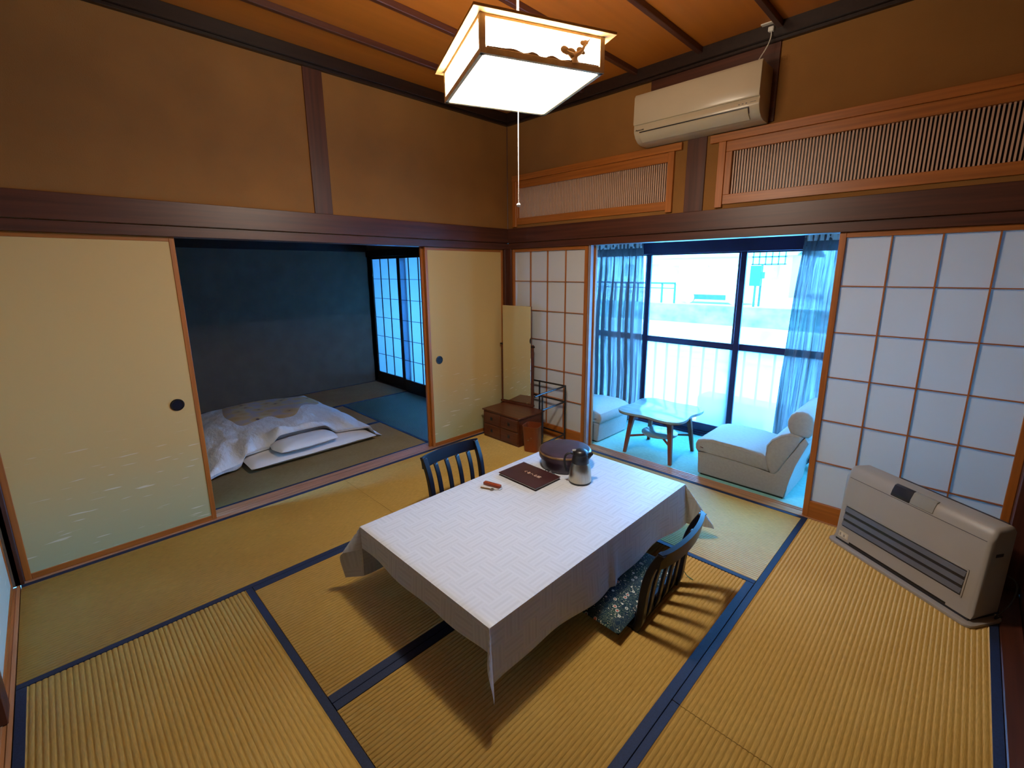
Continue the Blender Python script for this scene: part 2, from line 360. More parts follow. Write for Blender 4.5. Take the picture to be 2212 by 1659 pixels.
# ================================================================ THE ROOM
RX, RY = 3.58, -3.55            # the main room: 0..RX, RY..0
CZ = 2.96
floor = st(box('floor', (-.0, RX, RY, 0, -.08, -.035), track_wood))
def make_mat(x0, x1, y0, y1, along, parent, hw=.030, rm=None, sides=(1, 1)):
    """ridged rush surface, ridges run along the mat; a dark cloth border on each long side"""
    L_ = (x1-x0) if along == 'x' else (y1-y0); W_ = (y1-y0) if along == 'x' else (x1-x0)
    g = .0015; n = max(1, round(W_/.0178)); bm = bmesh.new(); rows = []
    for i in range(n*6+1):
        t = i/(n*6); a = abs(math.sin(PI*t*n)); z = -.0036 + .0036*(a**.42)
        w_ = g + t*(W_-2*g)
        rows.append((bm.verts.new((g, w_, z)), bm.verts.new((L_-g, w_, z))))
    for A, B in zip(rows, rows[1:]): bm.faces.new((A[0], A[1], B[1], B[0]))
    for e in (0, 1):
        for A, B in zip(rows, rows[1:]):
            a = bm.verts.new((A[e].co.x, A[e].co.y, -.035)); b = bm.verts.new((B[e].co.x, B[e].co.y, -.035)); bm.faces.new((A[e], B[e], b, a))
    me = bpy.data.meshes.new('mat'); bm.to_mesh(me); bm.free()
    for p in me.polygons: p.use_smooth = p.index < n*6
    o = link('tatami_mat', me, rm or rush, parent)
    if along == 'x': o.location = (x0, y0, 0)
    else: o.matrix_basis = Matrix(((0, -1, 0, x1), (1, 0, 0, y0), (0, 0, 1, 0), (0, 0, 0, 1)))
    for s, k in zip((0, 1), sides):
        if not k: continue
        h_ = hw; a, b = (g, h_) if s == 0 else (W_-h_, W_-g)
        box('cloth_border', (g, L_-g, a, b, -.034, .0016), heri, o, bev=.0007)
    return o
X1, X2, X3, Y1, Y2, Y3 = .878, 1.805, 2.700, -.918, -1.824, -2.720
for a in ((0, X1, Y2, 0, 'y'), (0, X1, RY, Y2, 'y'), (X1, X3, RY, Y3, 'x'), (X1, X2, Y3, Y1, 'y', .040), (X2, X3, Y3, Y1, 'y', .038),
          (X1, X3, Y1, 0, 'x'), (X3, RX, Y2, 0, 'y'), (X3, RX, RY, Y2, 'y')):
    make_mat(a[0], a[1], a[2], a[3], a[4], floor, a[5] if len(a) > 5 else .031)

# thresholds with sliding grooves
def threshold(name, L0, L1, along, d0, d1, zt, mat):
    bm = bmesh.new(); n = 9; w_ = (d1-d0)/n
    for i in range(n):
        z = zt - (.004 if i % 2 else 0)
        if along == 'y': abox(bm, d0+i*w_, d0+(i+1)*w_, L0, L1, -.08, z)
        else: abox(bm, L0, L1, d0+i*w_, d0+(i+1)*w_, -.08, z)
    return st(link(name, finish(bm), mat))
threshold('threshold', RY, 0, 'y', -.15, -.002, .003, M('threshold_wood_y', (.40, .20, .11), .45, var=.25, scale=(40, 2, 40)))
threshold('threshold', 0, RX, 'x', .002, .118, .003, M('threshold_wood_x', (.42, .21, .10), .42, var=.25, scale=(2, 40, 40)))
st(box('trim_1', (1.98, 2.70, -.0015, .052, .0, .0045), plank), 'pale honey wood strip set on the window side threshold')

# upper walls
st(box('wall_left', (-.12, 0, RY, -.0, 1.83, 3.0), plaster))
st(boxes('wall_window_side', [(0, RX, 0, .1, 1.83, 1.99), (0, RX, 0, .1, 2.37, 3.0), (0, .10, 0, .1, 1.99, 2.37), (1.66, 2.0, 0, .1, 1.99, 2.37)], plaster))
# beams (nageshi and lintel)
st(box('trim_2', (-.14, .020, RY, .02, 1.832, 1.962), dark_y, bev=.002), 'broad dark beam along the left wall')
st(box('trim_3', (-.14, .004, RY, 0, 1.772, 1.829), dark_y, bev=.002), 'door head rail below the left beam')
st(box('trim_4', (0.020, RX, -.020, .11, 1.832, 1.962), dark_x, bev=.002), 'broad dark beam along the window side')
st(box('trim_5', (0.004, RX, -.004, .12, 1.775, 1.829), dark_x, bev=.002), 'door head rail on the window side')
# pillars
def pillar(b, m=dark_z): return st(box('pillar', b, m, bev=.002))
pillar((-.13, .008, -1.852, -1.725, 1.962, 2.90))
pillar((1.757, 1.890, -.010, .11, 1.962, 2.50))
pillar((-.13, .004, -.047, .11, 0, 1.772)); pillar((-.0, .042, -.001, .11, 0, 1.775)); pillar((-.006, .006, -.006, .006, 1.962, 2.87))
pillar((3.58, 3.70, -.10, .12, 0, 3.0)); pillar((-.13, 0.0, RY-.02, RY+.014, 0, 1.772), dark_z)
# ceiling mouldings
for i, (a, b, c, d) in enumerate((('l', -.01, RY, 0), ('r', 0, 0, RX))):
    if a == 'l':
        st(boxes('trim_6', [(-.02, .030, RY, 0, 2.866, 2.884), (-.02, .052, RY, 0, 2.884, CZ)], dk_brown, bev=.002), 'dark ceiling moulding over the left wall')
    else:
        st(boxes('trim_7', [(.030, RX, -.030, .02, 2.866, 2.884), (.052, RX, -.052, .02, 2.884, CZ)], dk_brown, bev=.002), 'dark ceiling moulding over the window side')
ceiling = st(box('ceiling', (-.02, RX+1.0, RY-.3, .02, CZ+.012, CZ+.04), dk_brown))
bx = [0.0, .43, .893, 1.356, 1.819, 2.282, 2.745, 3.208, 3.671, 4.134]
for i in range(len(bx)-1):
    box('ceiling_board', (bx[i], bx[i+1]+.012, RY-.3, 0, CZ-.002*(i % 2), CZ+.010-.002*(i % 2)), ceil_wood, ceiling, bev=.001)
for x in bx[1:]:
    box('ceiling_batten', (x-.016, x+.016, RY-.3, 0, CZ-.036, CZ), dark_y, ceiling, bev=.003)
# side and back of the room behind the camera
st(box('wall_near', (.0, 4.6, RY-.30, RY-.22, 0, 3.0), plaster_dim))
st(box('wall_right', (4.55, 4.62, RY-.3, .1, 0, 3.0), plaster_dim))
st(box('wall_right_return', (3.70, 4.6, 0, .08, 0, 3.0), plaster_dim))
st(box('wall_near_upper', (0, 3.58, RY-.2, RY-.02, 1.83, 3.0), plaster))
st(box('trim_8', (3.581, 3.655, RY, -.10, -.08, .006), dark_y, bev=.004), 'dark floor sill on the right')
st(box('trim_9', (3.657, 3.76, RY, -.10, -.08, .055), red_wood, bev=.004), 'reddish raised edge of the alcove on the right')
st(box('alcove_floor', (3.76, 4.55, RY, 0, -.08, .05), dk_brown))
threshold('threshold', .0, 3.58, 'x', RY-.12, RY-.002, .0, MATS['threshold_wood_x'])
st(box('passage_floor', (0, 3.58, RY-.3, RY-.12, -.08, -.002), plank))
pillar((.945, 1.05, RY-.10, RY-.012, 0, 1.83)); st(box('trim_10', (0, 3.58, RY-.12, RY, 1.77, 1.83), dark_x))

st(box('foundation', (-3.1, 4.8, -4.0, 1.15, -.20, -.081), dk_brown)); st(box('wall_corner_fill', (-.16, -.0, RY-.32, RY-.0, 0, 3.0), plaster_dim)); st(box('wall_right_corridor_fill', (3.58, 4.6, .07, .14, 0, 3.0), plaster_dim))
# ---------------------------------------------------------------- sliding doors
def round_pull(parent, x, z, y=-.0015, r=.036, label=None):
    """dished round finger pull facing -y, made in the door's own axes"""
    p = empty('door_pull', (x, y, z)); p.parent = parent; p.rotation_euler = (PI/2, 0, 0)
    lathe('ring', [(r, -.002), (r, .003), (r*.93, .0042), (r*.80, .0035), (r*.76, -.002)], black_metal, p)
    lathe('dish', [(.0005, .0006), (r*.5, .0008), (r*.74, .002), (r*.77, .0025)], black_lacquer, p, n=32)
def fusuma(name, loc, rz, w_, h=1.772, pull=None, paper=fusuma_paper, label=None):
    """panel from x=0..w facing local -y; thickness 2 cm"""
    d = st(empty(name, loc, rz), label); f = .026
    box('stile', (0, f, -.004, .018, 0, h), ora_z, d, bev=.002); box('stile', (w_-f, w_, -.004, .018, 0, h), ora_z, d, bev=.002)
    box('rail', (f, w_-f, -.004, .018, 0, f+.006), ora_x, d, bev=.002); box('rail', (f, w_-f, -.004, .018, h-f, h), ora_x, d, bev=.002)
    box('paper_face', (f, w_-f, 0, .014, f+.006, h-f), paper, d)
    if pull is not None: round_pull(d, pull, .795)
    return d
# left wall faces +x: local -y -> +x  means rotate +90: local x -> world +y
fusuma('door_1', (-.030, -3.535, 0), PI/2, .870, pull=.760, label='wide sliding door at the left with round black pull')
fusuma('door_2', (-.030, -.950, 0), PI/2, .905, pull=.106, label='sliding door near the corner with round black pull')
fusuma('door_3', (-.058, -.972, 0), PI/2, .905, label='sliding door stacked behind the corner door')
# near wall faces +y: rotate 180
fusuma('door_4', (.940, RY-.030, 0), PI, .93, paper=fusuma_blue, label='pale sliding door on the near wall')

mesh_cache = {}
def shoji(name, loc, rz, w_, h, cols, rows, bottom, paper, wood=(ora_x, ora_z), f=.033, top=.03, label=None):
    d = st(empty(name, loc, rz), label); t0, t1 = -.012, .016
    box('stile', (0, f, t0, t1, 0, h), wood[1], d, bev=.002); box('stile', (w_-f, w_, t0, t1, 0, h), wood[1], d, bev=.002)
    box('rail', (f, w_-f, t0, t1, h-top, h), wood[0], d, bev=.002); box('rail', (f, w_-f, t0, t1, 0, bottom), wood[0], d, bev=.002)
    x0, x1, z0, z1 = f, w_-f, bottom, h-top; cw, rh = (x1-x0)/cols, (z1-z0)/rows; m = .0035
    for i in range(1, cols): box('vertical_muntin', (x0+i*cw-m, x0+i*cw+m, -.006, .008, z0, z1), wood[1], d)
    for j in range(1, rows): box('horizontal_muntin', (x0, x1, -.0045, .007, z0+j*rh-m*.8, z0+j*rh+m*.8), wood[0], d)
    key = (round(cw, 4), round(rh, 4), paper.name)
    if key not in mesh_cache:
        bm = bmesh.new(); abox(bm, 0, cw, .0072, .0080, 0, rh); mesh_cache[key] = finish(bm)
    for i in range(cols):
        for j in range(rows):
            link('paper_pane', mesh_cache[key], paper, d, (x0+i*cw, 0, z0+j*rh))
    return d
shoji('door_5', (.030, .030, 0), 0, .905, 1.775, 4, 6, .112, shoji_paper, label='paper screen door behind the dresser and towel rack')
shoji('door_6', (.080, .075, 0), 0, .905, 1.775, 4, 6, .112, shoji_paper, label='second paper screen door stacked behind the left one')
shoji('door_7', (2.692, .030, 0), 0, .888, 1.775, 4, 6, .112, shoji_paper, label='paper screen door behind the heater')
st(boxes('trim_11', [(.948, .956, .012, .05, 0, 1.775), (.962, .972, .012, .05, 0, 1.775)], grey_paint), 'pale weather strips at the edge of the left screen')

# ---------------------------------------------------------------- transom lattices over the window side
def transom(xa, xb, head0, head1, s0, s1, label):
    t = st(empty('transom_window', (xa, 0, 1.97)), label)
    def B(n, x0, x1, y0, y1, z0, z1, m): return box(n, (x0-xa, x1-xa, y0, y1, z0-1.97, z1-1.97), m, t, bev=.002)
    B('head_rail', head0, head1, -.026, .03, 2.375, 2.424, ora_x)
    B('stile', xa, xa+.046, -.022, .05, 1.972, 2.375, ora_z); B('stile', xb-.046, xb, -.022, .05, 1.972, 2.375, ora_z)
    B('inner_rail', xa+.046, xb-.046, -.012, .04, 2.312, 2.375, ora_x); B('inner_rail', xa+.046, xb-.046, -.012, .04, 1.990, 2.050, ora_x)
    B('inner_stile', xa+.046, s0, -.012, .04, 2.05, 2.312, ora_z); B('inner_stile', s1, xb-.046, -.012, .04, 2.05, 2.312, ora_z)
    B('gap_shade_board', xa+.046, xb-.046, .042, .050, 2.0, 2.37, dk_brown)  # added dark board, stands for the shade in the gaps between slats
    bm = bmesh.new(); abox(bm, -.0042, .0042, 0, .012, 0, .262); me = finish(bm); n = int((s1-s0)/.0168)
    for i in range(n): link('slat', me, slat_wood, t, (s0+.0084+i*(s1-s0)/n-xa, .006, 2.05-1.97))
    return t
transom(.085, 1.671, .082, 1.724, .145, 1.622, 'shorter slatted transom to the left of the dark pillar')
transom(1.974, 3.56, 1.917, 3.575, 2.060, 3.51, 'longer slatted transom to the right of the dark pillar')

# ================================================================ WINDOW ROOM (ENGAWA)
WY = 1.05
st(box('floor_carpet', (-2.9, 3.7, .119, WY+.0, -.08, -.002), carpet))
st(box('ceiling_corridor', (-2.9, 3.7, .11, WY+.1, 2.25, 2.3), corridor_plaster))
st(boxes('wall_outer', [(-2.9, 3.7, WY+.02, WY+.12, 1.86, 2.3), (-2.9, -2.72, WY+.02, WY+.12, 0, 1.86)], corridor_plaster))
st(box('wall_corridor_right', (3.62, 3.72, .1, WY+.1, 0, 2.3), plaster_dim)); st(box('wall_corridor_left', (-2.98, -2.9, .1, WY+.1, 0, 2.3), plaster_dim))
st(box('trim_12', (-2.72, 3.62, WY-.01, WY+.10, 1.722, 1.86), frame_alu, bev=.003), 'dark header over the sliding windows')
st(boxes('trim_13', [(-2.72, 3.62, WY-.035, WY-.008, -.002, .018), (-2.72, 3.62, WY-.008, WY+.10, -.002, .035)], frame_alu, bev=.002), 'dark sill with tracks under the windows')
def sash(i, x0, x1, y):
    w_ = st(empty('window_%d' % i, (x0, y, .035)), 'sliding window sash %s' % ('left of the centre', 'right of the centre', 'at the far right', 'at the far left', 'beside the bedroom', 'deep in the corridor', 'at the end of the corridor')[i-1])
    W_ = x1-x0; H_ = 1.687; f = .048
    box('stile', (0, f, 0, .028, 0, H_), frame_alu, w_, bev=.002); box('stile', (W_-f, W_, 0, .028, 0, H_), frame_alu, w_, bev=.002)
    box('rail', (f, W_-f, 0, .028, 0, .075), frame_alu, w_, bev=.002); box('rail', (f, W_-f, 0, .028, H_-.012, H_), frame_alu, w_, bev=.002)
    box('middle_rail', (f, W_-f, 0, .028, .820, .878), frame_alu, w_, bev=.002)
    box('clear_pane', (f, W_-f, .012, .015, .878, H_-.012), clear_glass, w_); box('frosted_pane', (f, W_-f, .012, .015, .075, .820), frosted, w_)
sash(1, .905, 1.850, WY+.012); sash(2, 1.772, 2.690, WY+.046); sash(3, 2.66, 3.60, WY+.012); sash(4, .0, .925, WY+.046); sash(5, -.92, .02, WY+.012); sash(6, -1.80, -.90, WY+.046); sash(7, -2.72, -1.78, WY+.012)
# balcony railing just outside
rl = thing('balcony_railing', 'white metal balcony railing right outside the frosted lower panes', 'railing', (0, WY+.115, -.02))
box('top_rail', (-1.8, 3.7, -.02, .02, .86, .89), rail_m, rl, bev=.004); box('bottom_rail', (-1.8, 3.7, -.015, .015, .03, .06), rail_m, rl, bev=.004)
bm = bmesh.new(); abox(bm, -.0065, .0065, -.012, .012, .06, .86); me = finish(bm)
for i in range(43): link('baluster', me, rail_m, rl, (-1.76+i*.1255, 0, 0))
st(box('balcony_slab', (-2.9, 3.9, WY+.121, WY+.62, -.35, -.06), concrete))
un = thing('dark_outdoor_box', 'dark low box dimly seen through frosted glass', 'outdoor unit', (1.95, WY+.42, -.06))  # low dark box with a round plate, outside the frosted panes
box('casing', (-.55, .25, -.12, .14, 0, .36), rail_m, un, bev=.01)
lathe('round_plate', [(.001, .0), (.11, .0), (.115, .008), (.12, .0)], char, un, loc=(-.3, -.122, .2), rot=(PI/2, 0, 0))

# curtains
def curtain(x0, x1, xb0, xb1, label, seed, y=.945, n=7):
    rnd = random.Random(seed); t = thing('sheer_curtain', label, 'curtain', ((x0+x1)/2, y, .02)); ox = (x0+x1)/2
    nu, nv = 150, 30; bm = bmesh.new(); ph = [rnd.uniform(0, 6.28) for _ in range(4)]; vs = []
    for j in range(nv+1):
        v = j/nv; z = 1.845*v
        g = 1 - v  # 0 at top
        row = []
        for i in range(nu+1):
            u = i/nu; a = x0+(x1-x0)*u; b = xb0+(xb1-xb0)*u; k = min(1, g*1.6); x = a*(1-k)+b*k - ox
            uu = u + .012*math.sin(9*g+ph[3]) + .018*math.sin(2*PI*u*2+ph[2])
            amp = .016+.030*min(1, g*3)
            yy = amp*(math.sin(2*PI*n*uu+ph[0]) + .35*math.sin(2*PI*n*2.3*uu+ph[1]))
            if v > .955: yy = .012*math.sin(2*PI*n*2*uu)
            row.append(bm.verts.new((x + .006*math.cos(2*PI*n*uu), yy, z)))
        vs.append(row)
    for j in range(nv):
        for i in range(nu): bm.faces.new((vs[j][i], vs[j][i+1], vs[j+1][i+1], vs[j+1][i]))
    link('curtain_cloth', finish(bm, True), sheer, t)
    bm = bmesh.new(); vs = []
    for i in range(nu+1):
        u = i/nu; yy = .012*math.sin(2*PI*n*2*u)-.003; vs.append((bm.verts.new((x0+(x1-x0)*u-ox, yy, 1.76)), bm.verts.new((x0+(x1-x0)*u-ox, yy, 1.845))))
    for A, B in zip(vs, vs[1:]): bm.faces.new((A[0], B[0], B[1], A[1]))
    link('header_tape', finish(bm, True), white_cotton, t)
curtain(.24, .912, .20, .935, 'pleated sheer curtain gathered at the left of the window', 3, n=8)
curtain(2.300, 2.78, 2.235, 2.76, 'pleated sheer curtain gathered at the right behind the pale chair', 5, n=6)
cr = tag(boxes('curtain_rail', [(-.1, 3.6, .93, .96, 1.868, 1.888)], white_plastic), 'pale curtain rail above the window room', 'curtain rail')

# ================================================================ BEDROOM
bf = st(box('floor_bedroom', (-2.80, -.15, -2.75, .0, -.08, -.035), track_wood))
for a in ((-1.05, -.152, -2.75, -.925, 'y'), (-1.92, -1.05, -2.75, -.925, 'y'), (-1.92, -.152, -.925, 0, 'x'), (-2.80, -1.92, -1.77, 0, 'y'), (-2.80, -1.92, -2.75, -1.77, 'y')):
    make_mat(*a, bf, .026, rush_grey)
st(box('wall_bedroom_back', (-2.90, -2.80, -2.85, .1, 0, 2.5), plaster_dim)); st(box('wall_bedroom_left', (-2.9, -.12, -2.85, -2.75, 0, 2.5), plaster_dim))
st(box('ceiling_bedroom', (-2.9, -.12, -2.85, .12, 2.45, 2.5), dk_brown))
st(boxes('wall_bedroom_window_side', [(-2.9, -.12, .0, .1, 1.85, 2.5), (-2.9, -2.80, 0, .1, 0, 1.85)], plaster_dim))
st(box('trim_14', (-2.8, -.13, -.012, .11, 1.765, 1.85), dk_brown), 'dark lintel over the bedroom screens'); st(box('trim_15', (-2.8, -.15, .0, .11, -.08, .012), dk_brown), 'dark sill under the bedroom screens')
st(box('trim_16', (-2.80, -2.785, -2.75, 0, 1.832, 1.93), dk_brown), 'dark picture rail on the bedroom back wall')
DKW = (dk_brown, dk_brown)
shoji('door_8', (-2.79, .055, .012), 0, .92, 1.753, 4, 6, .135, shoji_back, DKW, label='far blue lit bedroom screen')
shoji('door_9', (-2.045, .022, .012), 0, .92, 1.753, 4, 6, .135, shoji_back, DKW, label='middle blue lit bedroom screen')
shoji('door_10', (-1.10, .055, .012), 0, .95, 1.753, 4, 6, .135, shoji_back, DKW, label='bedroom screen hidden by the corner door')

# futon set
def sheet(name, fn, nu, nv, mat, parent, both=True):
    bm = bmesh.new(); A = []; Bv = []
    for j in range(nv+1):
        ra, rb = [], []
        for i in range(nu+1):
            u, v = -1+2*i/nu, -1+2*j/nv; x, y, zt, zb = fn(u, v); edge = i in (0, nu) or j in (0, nv)
            a = bm.verts.new((x, y, zt)); ra.append(a); rb.append(a if edge else (bm.verts.new((x, y, zb)) if both else a))
        A.append(ra); Bv.append(rb)
    for j in range(nv):
        for i in range(nu):
            bm.faces.new((A[j][i], A[j][i+1], A[j+1][i+1], A[j+1][i]))
            if both:
                q = (Bv[j][i], Bv[j+1][i], Bv[j+1][i+1], Bv[j][i+1])
                if len(set(q)) == 4 and set(q) != {A[j][i], A[j][i+1], A[j+1][i+1], A[j+1][i]}: bm.faces.new(q)
    return link(name, finish(bm, True), mat, parent)
from mathutils import noise
def nz(x, y, s, k=0): return noise.noise(Vector((x*s, y*s, k)))
# mattress (shikibuton)
def f_mat(u, v):
    e = (1-abs(u)**8)**.5*(1-abs(v)**8)**.5
    x = -1.50+u*.93; y = -1.755+v*.540
    y += .0; x += .0
    return x+1.5, y+1.755, .048+.045*e+.006*nz(x, y, 6), .048-.046*e
mt = thing('futon_mattress', 'white futon mattress lying on the bedroom tatami under the duvet', 'mattress', (-1.5, -1.755, 0)); sheet('mattress_body', f_mat, 60, 40, white_cotton, mt)
def f_pil(u, v):
    e = max(0, (1-abs(u)**3.5))**.55*max(0, (1-abs(v)**3.5))**.55
    x = u*.15; y = v*.27; s = 1-.10*(abs(u)*abs(v))
    return x*s, y*s, .035+.045*e+.004*nz(x, y, 14), .035-.03*e
pl = thing('pillow', 'white pillow tucked half under the duvet edge', 'pillow', (-.695, -1.83, .092), math.radians(2)); sheet('pillow_case', f_pil, 30, 40, white_cotton, pl)
# duvet
def dxy(u, v):
    """u: -1 far .. 1 near; v: -1 left .. 1 right"""
    x = -1.46+u*.80; y = -1.86+v*.72
    if u > 0: x += u*u*(-.135*(1-v*v)**1.2 + .04*abs(v)**3)
    x -= .10*(1-abs(v))*(-min(0, u))**3*0
    y += .03*u*abs(v)*v - .02*u
    if u < 0: y += -.10*u*u*max(0, v)*0
    return x, y
def over(x, y):
    a = min(1, max(0, (.58-abs(y+1.755))/.05)); b = min(1, max(0, (-.53-x)/.05)); return a*b
def pil_b(x, y):
    a = min(1, max(0, (.30-abs(y+1.80))/.12)); b = min(1, max(0, (.24-abs(x+.74))/.12)); a = a*a*(3-2*a); b = b*b*(3-2*b); return a*b
def dH(u, v):
    e = max(0, 1-abs(u)**4)**.6*max(0, 1-abs(v)**4)**.6
    x, y = dxy(u, v)
    edge = .085*(1-max(0, (v*v)**3))*(1-.2*u)
    base = .022 + edge*(1-.25*abs(u)) + .115*e
    fold = .022*math.sin(9*y+6*x+2*nz(x, y, 2))*(.3+.7*max(0, u)) + .018*nz(x, y, 3.2)+.007*nz(x, y, 9)
    fan = max(0, u)**2*max(0, -v)**.6*.034*math.sin(26*(y+.45*x)+3*nz(x, y, 3))
    fan2 = max(0, u)**2*max(0, 1-abs(v))*.018*math.sin(30*(y-.2*x)+4*nz(x, y, 2))
    return max(base + (fold*.8+fan+fan2)*min(1, e*2+.3), .115*over(x, y)+.008) + .075*pil_b(x, y)
def f_duv(u, v):
    x, y = dxy(u, v); z = dH(u, v); e = max(0, 1-abs(u)**4)**.6*max(0, 1-abs(v)**4)**.6
    return x+1.46, y+1.86, z, min(z-.002, max(.012+.092*over(x, y)+.088*pil_b(x, y), z-.03-.10*e))
dv = thing('duvet', 'puffy white duvet with gold floral window in the bedroom', 'duvet', (-1.46, -1.86, .0))
sheet('duvet_body', f_duv, 110, 110, quilt_cotton, dv)
pat = [(-2.03, -2.13), (-2.2, -2.05), (-2.22, -1.72), (-2.18, -1.38), (-1.98, -1.28), (-1.74, -1.27), (-1.46, -1.40), (-1.49, -1.52), (-1.24, -1.70), (-1.22, -1.83), (-1.36, -1.90), (-1.28, -2.14), (-1.45, -2.19), (-1.67, -2.20)]
def inv_uv(x, y):
    u, v = (x+1.46)/.8, (y+1.86)/.72
    for _ in range(12):
        px, py = dxy(max(-1, min(1, u)), max(-1, min(1, v))); u += (x-px)/.8; v += (y-py)/.72
    return max(-.99, min(.99, u)), max(-.99, min(.99, v))
bm = bmesh.new(); cx_, cy_ = -1.72, -1.74; ring0 = None; pp = smoothpts([(a, b, 0) for a, b in pat+[pat[0]]], 5)[:-1]
ctr = bm.verts.new((cx_+1.46, cy_+1.86, dH(*inv_uv(cx_, cy_))+.006)); prev = None
for k in range(1, 13):
    t = k/12; ring = []
    for p in pp:
        x = cx_+(p.x-cx_)*t; y = cy_+(p.y-cy_)*t; ring.append(bm.verts.new((x+1.46, y+1.86, dH(*inv_uv(x, y))+(.007 if k < 12 else .001))))
    n = len(ring)
    for i in range(n):
        if prev: bm.faces.new((prev[i], prev[(i+1) % n], ring[(i+1) % n], ring[i]))
        else: bm.faces.new((ctr, ring[(i+1) % n], ring[i]))
    prev = ring
link('floral_window', finish(bm, True), duvet_m, dv)['label'] = 'gold floral fabric window'

# ================================================================ CEILING LAMP
lp = thing('pendant_lamp', 'square wooden framed pendant lamp with glowing white diffuser', 'lamp', (1.848, -1.757, 2.296), math.radians(-23.6))
hx, hy, h = .258, .242, .118
box('diffuser', (-hx+.012, hx-.012, -hy+.012, hy-.012, 0, .006), lamp_bottom_m, lp)
lathe('diffuser_centre', [(.0, -.0008), (.088, -.0008), (.090, .0004), (.090, .001)], lamp_centre_m, lp, n=32)
for x0, x1, y0, y1 in ((-hx, hx, -hy, -hy+.014), (-hx, hx, hy-.014, hy), (-hx, -hx+.014, -hy+.014, hy-.014), (hx-.014, hx, -hy+.014, hy-.014)):
    box('bottom_rail', (x0, x1, y0, y1, -.003, .018), lamp_wood, lp, bev=.001)
    box('top_rail', (x0, x1, y0, y1, h-.010, h), lamp_wood, lp, bev=.001)
for sx in (-1, 1):
    for sy in (-1, 1):
        x, y = sx*(hx-.009), sy*(hy-.009); box('corner_post', (x-.010, x+.010, y-.010, y+.010, -.003, h), lamp_wood, lp, bev=.001)
for sx in (-1, 1): box('side_paper', (sx*(hx-.010)-.001, sx*(hx-.010)+.001, -hy+.018, hy-.018, .018, h-.010), lamp_side_m, lp)
for sy in (-1, 1): box('side_paper', (-hx+.018, hx-.018, sy*(hy-.010)-.001, sy*(hy-.010)+.001, .018, h-.010), lamp_side_m, lp)
R_ = .032
for x0, x1, y0, y1 in ((-hx-R_, hx+R_, -hy-R_, -hy+.03), (-hx-R_, hx+R_, hy-.03, hy+R_), (-hx-R_, -hx+.03, -hy+.03, hy-.03), (hx-.03, hx+R_, -hy+.03, hy-.03)):
    box('roof_board', (x0, x1, y0, y1, h, h+.010), lamp_roof, lp, bev=.001)
tube('ring_tube', [(.14*math.cos(2*PI*k/32), .14*math.sin(2*PI*k/32), .075) for k in range(32)], .013, lamp_tube_m, lp, n=8, closed=True)
box('lamp_crossbar', (-hx+.02, hx-.02, -.02, .02, h-.014, h-.004), lamp_wood, lp)
# pine cut-out on the side that faces the camera's right
sil = empty('pine_cutout', (hx-.004, 0, 0)); sil.parent = lp
bm = bmesh.new()
def strip(pts, rads):
    tube_bm(bm, [(0, a, z-2.296) for a, z in pts], [(.002, r) if False else r for r in rads], 8)
strip([(.122, 2.312), (.119, 2.328), (.125, 2.342), (.140, 2.350), (.152, 2.362), (.160, 2.376), (.172, 2.390), (.184, 2.403)], [.020, .014, .011, .009, .007, .005, .004, .001])
strip([(.120, 2.33), (.108, 2.337), (.095, 2.343), (.085, 2.348)], [.011, .013, .009, .006])
strip([(.15, 2.352), (.17, 2.351), (.213, 2.344)], [.002, .0015, .001])
strip([(.156, 2.372), (.166, 2.376), (.178, 2.378)], [.003, .002, .001])
for a, z, ra in ((.079, 2.350, .013), (.086, 2.344, .009), (.106, 2.346, .014), (.142, 2.357, .012), (.153, 2.352, .007), (.153, 2.383, .009), (.164, 2.387, .008)):
    r = bmesh.ops.create_icosphere(bm, subdivisions=2, radius=ra*1.45)
    for v in r['verts']: v.co = Vector((v.co.x*.3, v.co.y+a, v.co.z*.75+z-2.296))
for v in bm.verts: v.co.x *= .35
link('pine_branch', finish(bm, True), lamp_silh, sil)
hillp = [(-.22, .012)] + [(-.22+.44*i/40, .022+.006*math.sin(i*.9)*math.exp(-((i-19)/9)**2)+.003*math.exp(-((i-8)/4)**2)) for i in range(41)] + [(.22, .012)]
prism('hill_strip', hillp, .0, .003, lamp_silh, sil, axis='x')
tube('hanging_cord', [(0, 0, h-.01), (0, 0, .66)], .005, cord_white, lp); tube('pull_string', [(0, 0, -.44), (0, 0, .0)], .0016, cord_white, lp)
bm = bmesh.new(); bmesh.ops.create_uvsphere(bm, u_segments=16, v_segments=10, radius=.0085); link('pull_knob', finish(bm, True), cord_white, lp, (0, 0, -.450))
lathe('ceiling_cup', [(.035, .628), (.045, .655), (.045, .664)], cord_white, lp)

# ================================================================ AIR CONDITIONER
st(box('mounting_board', (1.462, 2.285, -.012, 0, 2.44, 2.866), dark_x, bev=.002), 'dark mounting board behind the air conditioner')
ac = thing('air_conditioner', 'white wall mounted air conditioner above the transoms', 'air conditioner', (1.852, -.012, 2.43))
ax0, ax1 = -.402, .405
prof = [(0, .0), (-.09, .0), (-.130, .010), (-.165, .035), (-.184, .068), (-.186, .098), (-.178, .110), (-.178, .285), (-.165, .298), (0, .300)]
prism('casing', prof, ax0, ax1, white_plastic, ac, axis='x', bev=.004)
prism('front_panel', [(-.178, .112), (-.192, .113), (-.196, .122), (-.192, .285), (-.180, .303), (-.15, .305), (-.15, .298), (-.178, .286)], ax0+.0, ax1-.0, white_plastic, ac, axis='x', bev=.003)
def acs(n, y, z, xa, xb, hgt, m): return box(n, (xa, xb, y-.0015, y+.004, z, z+hgt), m, ac)
prism('louver_gap', [(-.1858, .060), (-.1872, .0605), (-.1878, .0665), (-.186, .0668)], ax0+.045, ax1-.055, black_plastic, ac, axis='x')
